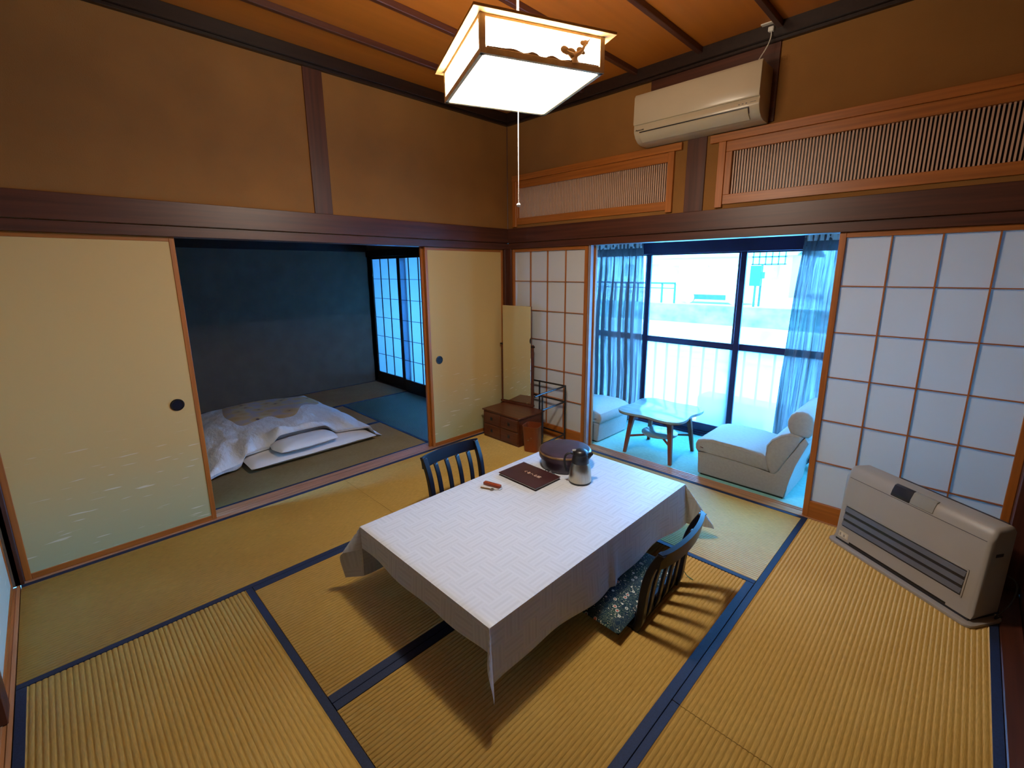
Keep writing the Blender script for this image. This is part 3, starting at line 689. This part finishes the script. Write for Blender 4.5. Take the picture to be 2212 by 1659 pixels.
prism('louver_gap', [(-.186, .064), (-.1875, .064), (-.169, .032), (-.167, .034)], ax1-.058, ax1-.055, black_plastic, ac, axis='x')
prism('louver', [(-.183, .059), (-.1885, .0585), (-.172, .030), (-.136, .006), (-.134, .010), (-.165, .034)], ax0+.045, ax1-.060, white_plastic, ac, axis='x')
for k in range(3): box('indicator', (ax1-.115+k*.020, ax1-.107+k*.020, -.1875, -.185, .085, .090), grey_metal, ac)
box('indicator', (ax1-.050, ax1-.018, -.1875, -.185, .0870, .0895), grey_metal, ac)
def text(name, s, size, mat, parent, loc, rot, ext=.0005):
    cu = bpy.data.curves.new('t', 'FONT'); cu.body = s; cu.size = size; cu.extrude = ext; cu.align_x = 'CENTER'; cu.align_y = 'CENTER'
    to = bpy.data.objects.new('t', cu); COL.objects.link(to); dg = bpy.context.evaluated_depsgraph_get()
    me = bpy.data.meshes.new_from_object(to.evaluated_get(dg)); bpy.data.objects.remove(to)
    me.materials.clear(); return link(name, me, mat, parent, loc, rot)
text('lettering', 'Panasonic', .016, black_plastic, ac, (ax0+.048, -.1875, .078), (math.radians(90), 0, 0))
pc = thing('power_cord', 'white cord and plug rising from air conditioner to ceiling', 'cord', (2.23, -.06, 2.74))
tube('cable', smoothpts([(-.02, -.10, -.01), (-.012, -.06, .035), (.006, -.03, .09), (.014, -.01, .14), (.010, .0, .178)], 6), .0032, cord_white, pc, n=8)
box('plug', (-.006, .024, -.012, .012, .172, .197), cord_white, pc, bev=.003)
box('ceiling_socket', (-.045, .02, -.02, .012, .214, .2205), cord_white, pc, bev=.001)

# ================================================================ DINING TABLE AND CLOTH
TX0, TX1, TY0, TY1, TZ = 1.312, 2.243, -2.320, -.790, .350
tb = thing('low_dining_table', 'low dining table with dark legs hidden under the white cloth', 'table', ((TX0+TX1)/2, (TY0+TY1)/2, 0))
wx, wy = (TX1-TX0)/2, (TY1-TY0)/2
box('tabletop', (-wx+.004, wx-.004, -wy+.004, wy-.004, TZ-.04, TZ-.004), dark_x, tb, bev=.004)
for sx in (-1, 1):
    for sy in (-1, 1): box('leg', (sx*(wx-.17)-.025, sx*(wx-.17)+.025, sy*(wy-.24)-.025, sy*(wy-.24)+.025, .0, TZ-.04), dark_z, tb, bev=.004)
    box('apron', (sx*(wx-.06)-.01, sx*(wx-.06)+.01, -wy+.10, wy-.10, TZ-.09, TZ-.04), dark_y, tb)
OL, OR, ON, OF = .29, .245, .125, .20     # overhang: left, right, near, far
def drape(s, t):
    a = s*1.0; ex = (TX0-s) if s < TX0 else (s-TX1 if s > TX1 else 0); ey = (TY0-t) if t < TY0 else (t-TY1 if t > TY1 else 0)
    dx = -1 if s < TX0 else 1; dy = -1 if t < TY0 else 1
    bx_ = min(max(s, TX0), TX1); by_ = min(max(t, TY0), TY1)
    if ex == 0 and ey == 0:
        return Vector((s, t, TZ+.0015+.0008*nz(s, t, 5)))
    r = .010
    if ey == 0 or ex == 0:
        d = ex+ey; hang = max(0, d-r); k = min(1, d/r)
        c = t if ey == 0 else s
        wav = (hang/.25)*(.016*math.sin(c*7.3+1.0)+.010*math.sin(c*15.1+2.0)+.012*nz(c, 3 if ey == 0 else 7, 4))
        # pull back towards the corners so the side joins the corner folds
        out = r*math.sin(k*PI/2)*.6 + hang*.045 + wav
        if ey == 0 and dx > 0:
            q = math.exp(-((t+1.545)/.018)**2); out += q*.020*hang/.2
        z = TZ - hang + r*.0
        return Vector((bx_+(dx*out if ey == 0 else 0), by_+(dy*out if ex == 0 else 0), z))
    rr = math.hypot(ex, ey); phi = math.atan2(ey, ex); hang = max(0, rr-.006)
    spread = math.sin(2*phi)**2
    dirv = Vector((dx*math.cos(phi), dy*math.sin(phi)))
    nr = dx > 0 and dy < 0; out = hang*(.05+(.30 if nr else .50)*spread) + .006
    # side wrap: near phi=0 cloth sits in the x side plane, near 90 in the y side plane; fold is pinched
    px = dx*out*math.cos(phi)**.6 ; py = dy*out*math.sin(phi)**.6
    z = TZ - math.sqrt(max(0, hang*hang - (hang*(.30 if nr else .42)*spread)**2))*(1-(.10 if nr else 0)*spread)
    return Vector((bx_+px, by_+py, z))
def axis_pts(a0, a1, o0, o1, n):
    p = [a0-o0+o0*i/14 for i in range(14)] + [a0+(a1-a0)*i/n for i in range(n+1)] + [a1+o1*(i+1)/14 for i in range(14)]
    p += [a0-.004, a0-.010, a1+.004, a1+.010]; return sorted(p)
xs = axis_pts(TX0, TX1, OL, OR, 24); ys = axis_pts(TY0, TY1, ON, OF, 60)
bm = bmesh.new(); G = []; uvl = bm.loops.layers.uv.new('UVMap'); pos = {}
for y in ys:
    row = []
    for x in xs:
        v = bm.verts.new(drape(x, y)); pos[v] = (x, y); row.append(v)
    G.append(row)
for j in range(len(ys)-1):
    for i in range(len(xs)-1):
        f = bm.faces.new((G[j][i], G[j][i+1], G[j+1][i+1], G[j+1][i]))
        for l in f.loops: l[uvl].uv = pos[l.vert]
me = finish(bm, True); tc_ = link('tablecloth', me, cloth_m); tag(tc_, 'white patterned tablecloth draped over the low dining table', 'tablecloth')
TC = TZ+.003
# ---------------------------------------------------------------- things on the table
rb = thing('round_lacquer_box', 'round lidded dark lacquer box on the far end of table', 'box', (1.577, -1.062, TC))
lathe('box_body', [(.130, 0), (.146, .004), (.150, .03), (.152, .075)], purple_lacq, rb, n=56)
lathe('lid', [(.152, .066), (.163, .070), (.165, .100), (.163, .110), (.158, .114), (.150, .1155), (.0, .118)], purple_lacq, rb, n=56)
lathe('lid_rim', [(.1652, .098), (.1665, .101), (.1665, .106), (.1640, .110)], brass_edge, rb, n=56)
tp = thing('vacuum_jug', 'stainless steel vacuum jug with black handle and lid', 'jug', (1.786, -1.181, TC), math.radians(225))
lathe('steel_body', [(.058, 0), (.064, .003), (.066, .012), (.066, .045), (.062, .080), (.055, .110), (.050, .124)], steel, tp)
lathe('base_ring', [(.060, -.0005), (.0655, .002), (.0665, .008), (.066, .010)], black_plastic, tp)
lathe('neck_collar', [(.050, .118), (.052, .122), (.048, .150), (.046, .162), (.047, .172)], black_plastic, tp)
lathe('lid', [(.044, .166), (.045, .176), (.042, .188), (.030, .197), (.014, .201), (.0, .202)], black_plastic, tp)
prism('spout', [(-.040, .176), (-.070, .178), (-.072, .170), (-.055, .152), (-.042, .140)], -.014, .014, black_plastic, tp, axis='y', bev=.004)
tube('handle', smoothpts([(.038, 0, .168), (.062, 0, .178), (.086, 0, .165), (.094, 0, .135), (.090, 0, .100), (.082, 0, .070)], 6), [(.009, .006)]*31, black_plastic, tp, n=12)
box('lid_lever', (.024, .050, -.009, .009, .190, .198), clear_flap, tp, bev=.003)
bk = thing('guest_folder', 'dark maroon guest folder with gold lettering on the table', 'folder', (1.533, -1.349, TC), math.radians(-1.0))
box('back_cover', (-.153, .153, -.108, .108, 0, .004), book_cover, bk, bev=.0015); box('page_block', (-.148, .148, -.103, .103, .004, .012), page, bk)
box('front_cover', (-.155, .155, -.110, .110, .013, .018), book_cover, bk, bev=.002)
text('lettering', 'くるへる館', .027, gold, bk, (.012, .012, .0185), (0, 0, 0))
tube('binding_cord', smoothpts([(.03, .110, .016), (.045, .120, .026), (.052, .112, .014), (.066, .122, .024), (.074, .110, .012), (.088, .118, .016), (.096, .126, .004)], 5), .0018, black_plastic, bk, n=6)
ky = thing('room_key', 'room key on a dark red bar shaped tag at the table edge', 'key', (1.458, -1.582, TC), math.radians(14))
box('key_tag', (-.056, .056, -.013, .013, 0, .017), red_tag, ky, bev=.004, seg=2)
for x in (-.028, .0): lathe('rivet', [(.003, 0), (.003, .001), (.0, .0018)], steel, ky, n=12, loc=(x, .0, .0165))
tube('split_ring', [(.062+.012*math.cos(a), -.004+.012*math.sin(a)-.01, .006+.004*math.sin(a)) for a in [2*PI*k/20 for k in range(20)]], .0012, steel, ky, n=6, closed=True)
tube('key_blade', [(-.045, -.052, .003), (-.02, -.050, .003), (.012, -.044, .003)], (.004), brass_edge, ky, n=6)
tube('key_bow', [(.024+.010*math.cos(a), -.042+.010*math.sin(a), .003) for a in [2*PI*k/16 for k in range(16)]], .003, steel, ky, n=6, closed=True)
tube('key_chain', smoothpts([(.034, -.040, .003), (.048, -.036, .003), (.060, -.026, .004)], 4), .0016, steel, ky, n=6)

# ================================================================ FLOOR CHAIRS
def floor_chair(loc, rz, label):
    """seat toward local -x, back at x=0"""
    t = thing('floor_chair', label, 'chair', loc, rz)
    box('seat', (-.46, -.02, -.225, .225, .004, .020), black_lacquer, t, bev=.006, seg=2)
    post = [(-.030, .0), (-.012, .06), (-.004, .14), (.004, .22), (.020, .30), (.046, .37), (.075, .425)]
    def bent(y0, y1, wd, th, z0i=0, z1=None, dx=0):
        bm = bmesh.new(); P_ = smoothpts([(a, 0, z) for a, z in post], 4)
        if z1: P_ = [p for p in P_ if p.z <= z1]
        prev = None
        for i, p in enumerate(P_):
            tt = i/(len(P_)-1); y = y0+(y1-y0)*tt; q = [(p.x-th/2+dx*tt, y-wd/2, p.z), (p.x+th/2+dx*tt, y-wd/2, p.z), (p.x+th/2+dx*tt, y+wd/2, p.z), (p.x-th/2+dx*tt, y+wd/2, p.z)]
            ring = [bm.verts.new(c) for c in q]
            if prev:
                for k in range(4): bm.faces.new((prev[k], prev[(k+1) % 4], ring[(k+1) % 4], ring[k]))
            else: bm.faces.new(ring[::-1])
            prev = ring
        bm.faces.new(prev); bmesh.ops.bevel(bm, geom=[e for e in bm.edges], offset=.003, segments=1, affect='EDGES'); return finish(bm, True)
    for s in (-1, 1): link('back_post', bent(s*.208, s*.216, .034, .034), black_lacquer, t)
    for k in range(4): 
        y = -.129+k*.086; link('back_slat', bent(y*1.0, y*1.06, .032, .012, z1=.385, dx=.022*(1-(y/.216)**2)), black_lacquer, t)
    bm = bmesh.new(); prev = None
    for i in range(17):
        y = -.232+.464*i/16; q = 1-(y/.232)**2; x = .062+.038*q**.8
        ring = [bm.verts.new(c) for c in ((x-.014, y, .358), (x+.006, y, .355), (x+.018, y, .428), (x-.002, y, .433))]
        if prev:
            for k in range(4): bm.faces.new((prev[k], prev[(k+1) % 4], ring[(k+1) % 4], ring[k]))
        else: bm.faces.new(ring[::-1])
        prev = ring
    bm.faces.new(prev); link('top_rail', finish(bm, True), black_lacquer, t)
    box('bottom_rail', (-.040, -.018, -.21, .21, .016, .085), black_lacquer, t, bev=.004)
    return t
floor_chair((2.445, -1.400, 0), math.radians(2.5), 'black legless floor chair on the near side of the table')
floor_chair((1.035, -1.500, 0), math.radians(181.5), 'black legless floor chair behind the far side of the table')
cu = thing('floor_cushion', 'dark green floral cushion on the near floor chair', 'cushion', (2.135, -1.440, .020), math.radians(1))
def f_cu(u, v):
    e = max(0, 1-abs(u)**5)**.5*max(0, 1-abs(v)**5)**.5; s = 1+.02*abs(u*v)**3
    return u*.270*s, v*.300*s, .030+.036*e, .030-.029*e
sheet('cushion_cover', f_cu, 40, 44, floral_m, cu)
tube('corner_tassel', smoothpts([(.268, .298, .03), (.285, .315, .02), (.30, .33, -.010), (.335, .325, -.016)], 4), .0022, green_cord, cu, n=6)

# ================================================================ FAN HEATER
ht = thing('fan_heater', 'ivory kerosene fan heater standing on the tatami by screen', 'heater', (2.897, -.165, 0), math.radians(-33.4))
Wd, Dp, Hh = .700, .175, .462
def rrect(x0, x1, y0, y1, r, n=6):
    o = []
    for cx, cy, a0 in ((x1-r, y1-r, 0), (x0+r, y1-r, 90), (x0+r, y0+r, 180), (x1-r, y0+r, 270)):
        o += [(cx+r*math.cos(math.radians(a0+90*k/n)), cy+r*math.sin(math.radians(a0+90*k/n))) for k in range(n+1)]
    return o
prism('base_tray', rrect(-.015, .722, -.030, Dp+.005, .030), .002, .015, ivory_metal, ht, axis='z', bev=.003)
prof = [(0, .030), (.004, .030), (Dp, .030), (Dp, Hh-.020), (Dp-.02, Hh), (.040, Hh+.004), (.018, Hh-.006), (.004, Hh-.032), (0, Hh-.06)]
prism('casing', [(p[0], p[1]) for p in prof], .0, Wd, ivory_metal, ht, axis='x', bev=.020, seg=4)
box('foot_strip', (.012, .690, .006, Dp-.01, .012, .034), char, ht)
def front_frame(x0, x1, z0, z1, m, name, y=-.004, t=.006, w_=.006):
    return boxes(name, [(x0, x1, y, y+t, z0, z0+w_), (x0, x1, y, y+t, z1-w_, z1), (x0, x0+w_, y, y+t, z0, z1), (x1-w_, x1, y, y+t, z0, z1)], m, ht)
box('outlet_recess', (.036, .648, -.0015, .004, .108, .238), char, ht)
front_frame(.033, .651, .104, .242, ivory_metal, 'outlet_frame')
for k in range(3):
    z = .132+k*.042
    prism('louver', [(-.001, z-.013), (-.0105, z-.011), (-.0055, z+.011), (-.001, z+.013)], .040, .644, grey_metal, ht, axis='x')
box('panel_seam', (.02, .68, -.0012, .002, Hh-.062, Hh-.060), char, ht)
prism('control_window', [(-.0005, Hh-.055), (-.003, Hh-.050), (.002, Hh-.027), (.016, Hh+.001), (.030, Hh+.006), (.040, Hh+.006), (.04, Hh-.01), (.01, Hh-.04)], .250, .345, char, ht, axis='x', bev=.002)
prism('control_flap', [(-.0005, Hh-.055), (-.004, Hh-.050), (.001, Hh-.026), (.016, Hh+.0035), (.032, Hh+.0075), (.040, Hh+.006), (.04, Hh-.01), (.01, Hh-.04)], .347, .455, clear_flap, ht, axis='x', bev=.002)
box('sticker', (.030, .088, -.0012, .001, .045, .078), sticker, ht); 
for k in range(4): box('sticker_print', (.036+k*.012, .043+k*.012, -.0018, 0, .052, .052+(.016, .020, .012, .018)[k]), page if k % 2 else clear_flap, ht)
box('bottom_slot', (.10, .60, -.0010, .002, .031, .041), black_plastic, ht)
box('back_grille', (.18, .66, Dp, Dp+.012, .10, Hh-.004), char, ht, bev=.003)
tube('power_cable', smoothpts([(.66, Dp-.0, .22), (.72, Dp+.02, .20), (.74, Dp-.02, .12), (.715, Dp-.05, .03), (.70, Dp+.02, .010)], 5), .004, black_plastic, ht, n=8)
box('side_grip', (.6995, .7015, .05, .10, .33, .345), char, ht)

for c in ht.children:
    if c.type == 'MESH' and not c.name.startswith(('base_tray', 'power_cable')):
        for v in c.data.vertices:
            if v.co.z > .03: v.co.y += .095*(v.co.z-.03)*max(0, 1-v.co.y/Dp)
# ================================================================ DRESSER WITH MIRROR
dr = thing('dresser_chest', 'low reddish brown chest standing in the room corner', 'chest', (.305, -.245, 0))
box('body', (-.232, .238, -.175, .165, 0, .262), red_wood, dr, bev=.002)
box('top_board', (-.245, .250, -.186, .168, .262, .276), red_wood, dr, bev=.003)
for i in range(2):
    for j in range(2):
        d = box('drawer', (-.225+.231*i, -.002+.231*i, -.183, -.17, .022+.118*j, .132+.118*j), red_wood, dr, bev=.003)
        box('drawer_pull', (-.128+.231*i, -.100+.231*i, -.187, -.182, .062+.118*j, .092+.118*j), black_metal, d, bev=.002)
mr = thing('standing_mirror', 'tall narrow frameless mirror standing on top of the chest', 'mirror', (.208, -.098, .277), math.radians(7.2))
box('mirror_backing', (-.172, .172, .002, .012, .022, .968), red_wood, mr, bev=.002)
box('mirror_glass', (-.170, .170, -.003, .002, .022, .968), mirror_m, mr, bev=.0015)
for s in (-1, 1):
    box('upright', (s*.186-.008, s*.186+.008, .0, .016, .0, .605 if s > 0 else .600), red_wood, mr, bev=.002)
    tube('pivot_knob', [(s*.172, .005, .588), (s*.205, .005, .588)], .009, black_metal, mr)
box('base_bar', (-.20, .20, -.012, .022, 0, .018), red_wood, mr, bev=.002)
box('clip', (.118, .140, -.007, -.002, .012, .035), steel, mr, bev=.002)
# waste bin
bn = thing('waste_bin', 'small reddish brown waste bin beside the chest', 'bin', (.668, -.372, 0), math.radians(20))
lathe('bin_wall', [(.060, 0), (.064, .004), (.078, .232), (.080, .236), (.076, .236), (.062, .012), (.0, .010)], tan, bn, n=48, square=4)
for k in (-1, 1):
    a = math.radians(-90); lathe('stud', [(.005, 0), (.004, .003), (.0, .004)], steel, bn, n=12, loc=(k*.014+.002, -.0715, .125+.012*k), rot=(PI/2, 0, 0))
# towel rack of two hinged frames
tr = thing('towel_rack', 'folding black metal towel rack between chest and window room', 'rack', (.770, -.195, 0))
r_ = .0080
for n_, (x, y) in (('post', (0, -.165)), ('post', (0, .150)), ('post', (-.325, .165))): tube(n_, [(x, y, 0), (x, y, .545 if y > 0 else .51)], r_, black_metal, tr)
tube('rail', [(0, -.262, .528), (0, -.165, .535), (0, .150, .545)], r_, black_metal, tr); tube('rail', [(0, -.165, .388), (0, .150, .398)], r_, black_metal, tr); tube('rail', [(0, -.165, .078), (0, .150, .085)], r_, black_metal, tr)
tube('rail', [(-.425, .165, .535), (0, .155, .545)], r_, black_metal, tr); tube('rail', [(-.425, .165, .392), (0, .155, .396)], r_, black_metal, tr); tube('rail', [(-.40, .165, .085), (0, .155, .085)], r_, black_metal, tr)

# ================================================================ WINDOW ROOM FURNITURE
def slipper_chair(loc, mirror_, label, wid=.50):
    """armless upholstered chair, front toward local -x (or +x when mirrored); profile in x,z"""
    t = thing('slipper_chair', label, 'armchair', loc); s = -1 if mirror_ else 1
    def pr_(n, pts, y0, y1, bev): return prism(n, [(s*a, b) for a, b in pts], y0, y1, upholstery, t, axis='y', bev=bev, seg=3)
    pr_('base', [(0, .012), (-.012, .180), (.065, .192), (.233, .190), (.391, .182), (.50, .160), (.538, .160), (.563, .198), (.655, .417), (.69, .47), (.715, .44), (.655, .263), (.622, .158), (.615, .012)], 0, wid, .010)
    pr_('seat_cushion', [(-.012, .182), (-.030, .205), (-.034, .245), (-.020, .280), (.03, .300), (.10, .310), (.30, .306), (.44, .296), (.48, .27), (.50, .17), (.391, .186), (.233, .194), (.065, .195)], -.006, wid+.006, .018)
    pr_('backrest', [(.478, .22), (.462, .28), (.463, .36), (.495, .418), (.548, .463), (.598, .485), (.66, .484), (.682, .470), (.655, .415), (.565, .198), (.540, .163), (.508, .162)], -.006, wid+.006, .018)
    tube('piping', [(s*a, -.007, b) for a, b in ((-.022, .232), (-.008, .262), (.02, .276), (.10, .284), (.30, .279), (.44, .268), (.47, .262))], .0022, upholstery, t, n=6)
    tube('piping', [(s*a, -.007, b) for a, b in ((.472, .30), (.475, .36), (.50, .405), (.55, .448), (.60, .468), (.65, .470))], .0022, upholstery, t, n=6)
    pr_('head_roll', [(.600, .486), (.580, .525), (.576, .570), (.590, .612), (.620, .640), (.655, .650), (.69, .645), (.720, .62), (.738, .57), (.735, .51), (.71, .475), (.66, .475)], -.006, wid+.006, .018)
    box('foot_rail', (min(s*.02, s*.60), max(s*.02, s*.60), .01, wid-.01, 0, .014), black_plastic, t)
    tube('button', [(s*.012, -.012, .232), (s*.034, -.012, .228)], .003, dark_x, t, n=8)
slipper_chair((1.935, .165, -.002), False, 'pale grey armless chair at the right of the window room')
slipper_chair((.985, .175, -.002), True, 'pale grey armless chair half hidden at the left of the window room')
lt = thing('side_table', 'square teak side table with round lower shelf by the window', 'table', (1.493, .378, -.002))
def sq(r, n=96, p=5, conc=.06):
    o = []
    for k in range(n):
        a = 2*PI*k/n; c, s = math.cos(a), math.sin(a); q = (abs(c)**p+abs(s)**p)**(-1/p); q *= 1-conc*(math.cos(2*a)**4); o.append((r*q*c, r*q*s))
    return o
prism('tabletop', sq(.298, conc=.09), .372, .390, table_face, lt, axis='z', bev=.004); prism('top_edge', sq(.295, conc=.09), .366, .373, teak, lt, axis='z')
for sx in (-1, 1):
    for sy in (-1, 1):
        bm = bmesh.new(); prev = None
        for z, o_, w_ in ((0, .212, .013), (.20, .190, .017), (.340, .172, .022), (.366, .168, .024)):
            ring = [bm.verts.new((sx*o_+a*w_, sy*o_+b*w_*.8, z)) for a, b in ((-1, -1), (1, -1), (1, 1), (-1, 1))]
            if prev:
                for k in range(4): bm.faces.new((prev[k], prev[(k+1) % 4], ring[(k+1) % 4], ring[k]))
            else: bm.faces.new(ring[::-1])
            prev = ring
        bm.faces.new(prev); link('leg', finish(bm), teak, lt)
for d in (1, -1): tube('cross_stretcher', [(-.19, -.19*d, .150), (0, 0, .162), (.19, .19*d, .150)], (.010), teak, lt, n=8)
for sx in (-1, 1): box('apron', (sx*.165-.008, sx*.165+.008, -.15, .15, .335, .366), teak, lt); box('apron', (-.15, .15, sx*.165-.008, sx*.165+.008, .335, .366), teak, lt)
lathe('round_shelf', [(.0, .168), (.148, .168), (.152, .172), (.152, .180), (.148, .183), (.0, .183)], table_face, lt, n=56)

# ================================================================ OUTDOORS, across the river
st(box('river_ground', (-60, 30, 1.8, 20.3, -2.6, -1.85), water_m), 'shallow river between the building and the far bank')
st(box('river_ledge', (-60, 30, 19.0, 20.0, -1.86, -1.12), concrete), 'pale ledge at the foot of the far bank')
st(box('river_bank_wall', (-60, 30, 20.0, 20.6, -1.12, -.20), bank_m), 'mossy concrete bank wall across the river')
st(box('far_road', (-60, 30, 20.6, 60, -.6, -.22), concrete), 'pale road on the far bank')
gr = thing('guard_rail', 'blue grey guard rail on the far river bank', 'railing', (-10.5, 20.7, -.22))
box('top_bar', (-6, 2.3, -.04, .04, 1.02, 1.12), rail_m, gr); box('lower_bar', (-6, 2.3, -.03, .03, .78, .83), rail_m, gr)
for k in range(12): box('post', (-5.9+k*.74, -5.82+k*.74, -.04, .04, 0, 1.05), rail_m, gr)
vn = thing('parked_van', 'white van parked on the road across the river', 'van', (-6.6, 22.4, -.22))
prism('van_body', [(-1.9, .35), (-1.95, 1.0), (-1.6, 1.25), (-1.1, 1.85), (1.8, 1.9), (1.95, 1.5), (1.95, .35)], -.85, .85, white_paint, vn, axis='y', bev=.05)
box('sill_shadow_panel', (-1.0, .75, -.88, -.84, .22, .48), rail_m, vn); box('side_window', (-.9, 1.6, -.87, -.84, 1.2, 1.65), concrete, vn)
for x in (-1.2, 1.2): lathe('wheel', [(.0, -.1), (.30, -.1), (.32, -.06), (.32, .1), (.0, .1)], concrete, vn, n=24, loc=(x, -.80, .32), rot=(PI/2, 0, 0))
def house(loc, w_, d_, h_, roofm, label, nwin):
    t = thing('house', label, 'house', loc); box('wall', (-w_/2, w_/2, 0, d_, 0, h_), white_paint, t)
    prism('roof', [(-.6, h_), (d_/2, h_+1.1), (d_+.6, h_), (d_+.6, h_+.15), (d_/2, h_+1.25), (-.6, h_+.15)], -w_/2-.4, w_/2+.4, roofm, t, axis='x')
    for k in range(nwin):
        x = -w_/2+w_*(k+.5)/nwin; f = box('window', (x-.45, x+.45, -.06, 0, h_*.45, h_*.45+.9), concrete, t); box('pane', (x-.38, x+.38, -.08, -.05, h_*.45+.07, h_*.45+.83), concrete, f)
house((-9.6, 30, -.22), 9, 6, 2.6, hill_m, 'low white house left of the utility sign', 4)
house((1.2, 28, -.22), 8, 6, 3.6, white_paint, 'white house at the right across the river', 3)
house((-19, 34, -.22), 8, 6, 3.0, concrete, 'white house at the far left across the river', 3)
sg = thing('green_sign', 'bright green box on a post across the river', 'sign', (-4.25, 20.9, -.22))
box('sign_box', (-.28, .20, -.1, .1, 1.0, 1.95), teal_paint, sg, bev=.02); box('sign_post', (-.06, .02, -.04, .04, 0, 1.0), rail_m, sg); box('side_box', (.20, .34, -.06, .06, 1.35, 1.65), teal_paint, sg)
lf = thing('steel_lattice', 'blue grey steel lattice frame above the green box', 'frame', (-3.9, 21.3, 1.76))
for k in range(6): box('vertical_bar', (-.72+k*.28, -.68+k*.28, -.03, .03, 0, 1.1), rail_m, lf)
for k in range(3): box('horizontal_bar', (-.76, .76, -.03, .03, .0+k*.35, .06+k*.35), rail_m, lf)
box('support_post', (-.30, -.22, -.04, .04, -1.98, .02), rail_m, lf)
bm = bmesh.new(); vs = []
for i in range(61):
    x = -75+i*2; row = []
    for j in range(9):
        y = 50+j*5; z = -.3+(j/8)**.8*(13+4*nz(x, y, .06)+2*nz(x, y, .2)); row.append(bm.verts.new((x, y, z)))
    vs.append(row)
for i in range(60):
    for j in range(8): bm.faces.new((vs[i][j], vs[i+1][j], vs[i+1][j+1], vs[i][j+1]))
st(link('hillside', finish(bm, True), hill_m), 'hazy wooded hillside behind the houses')
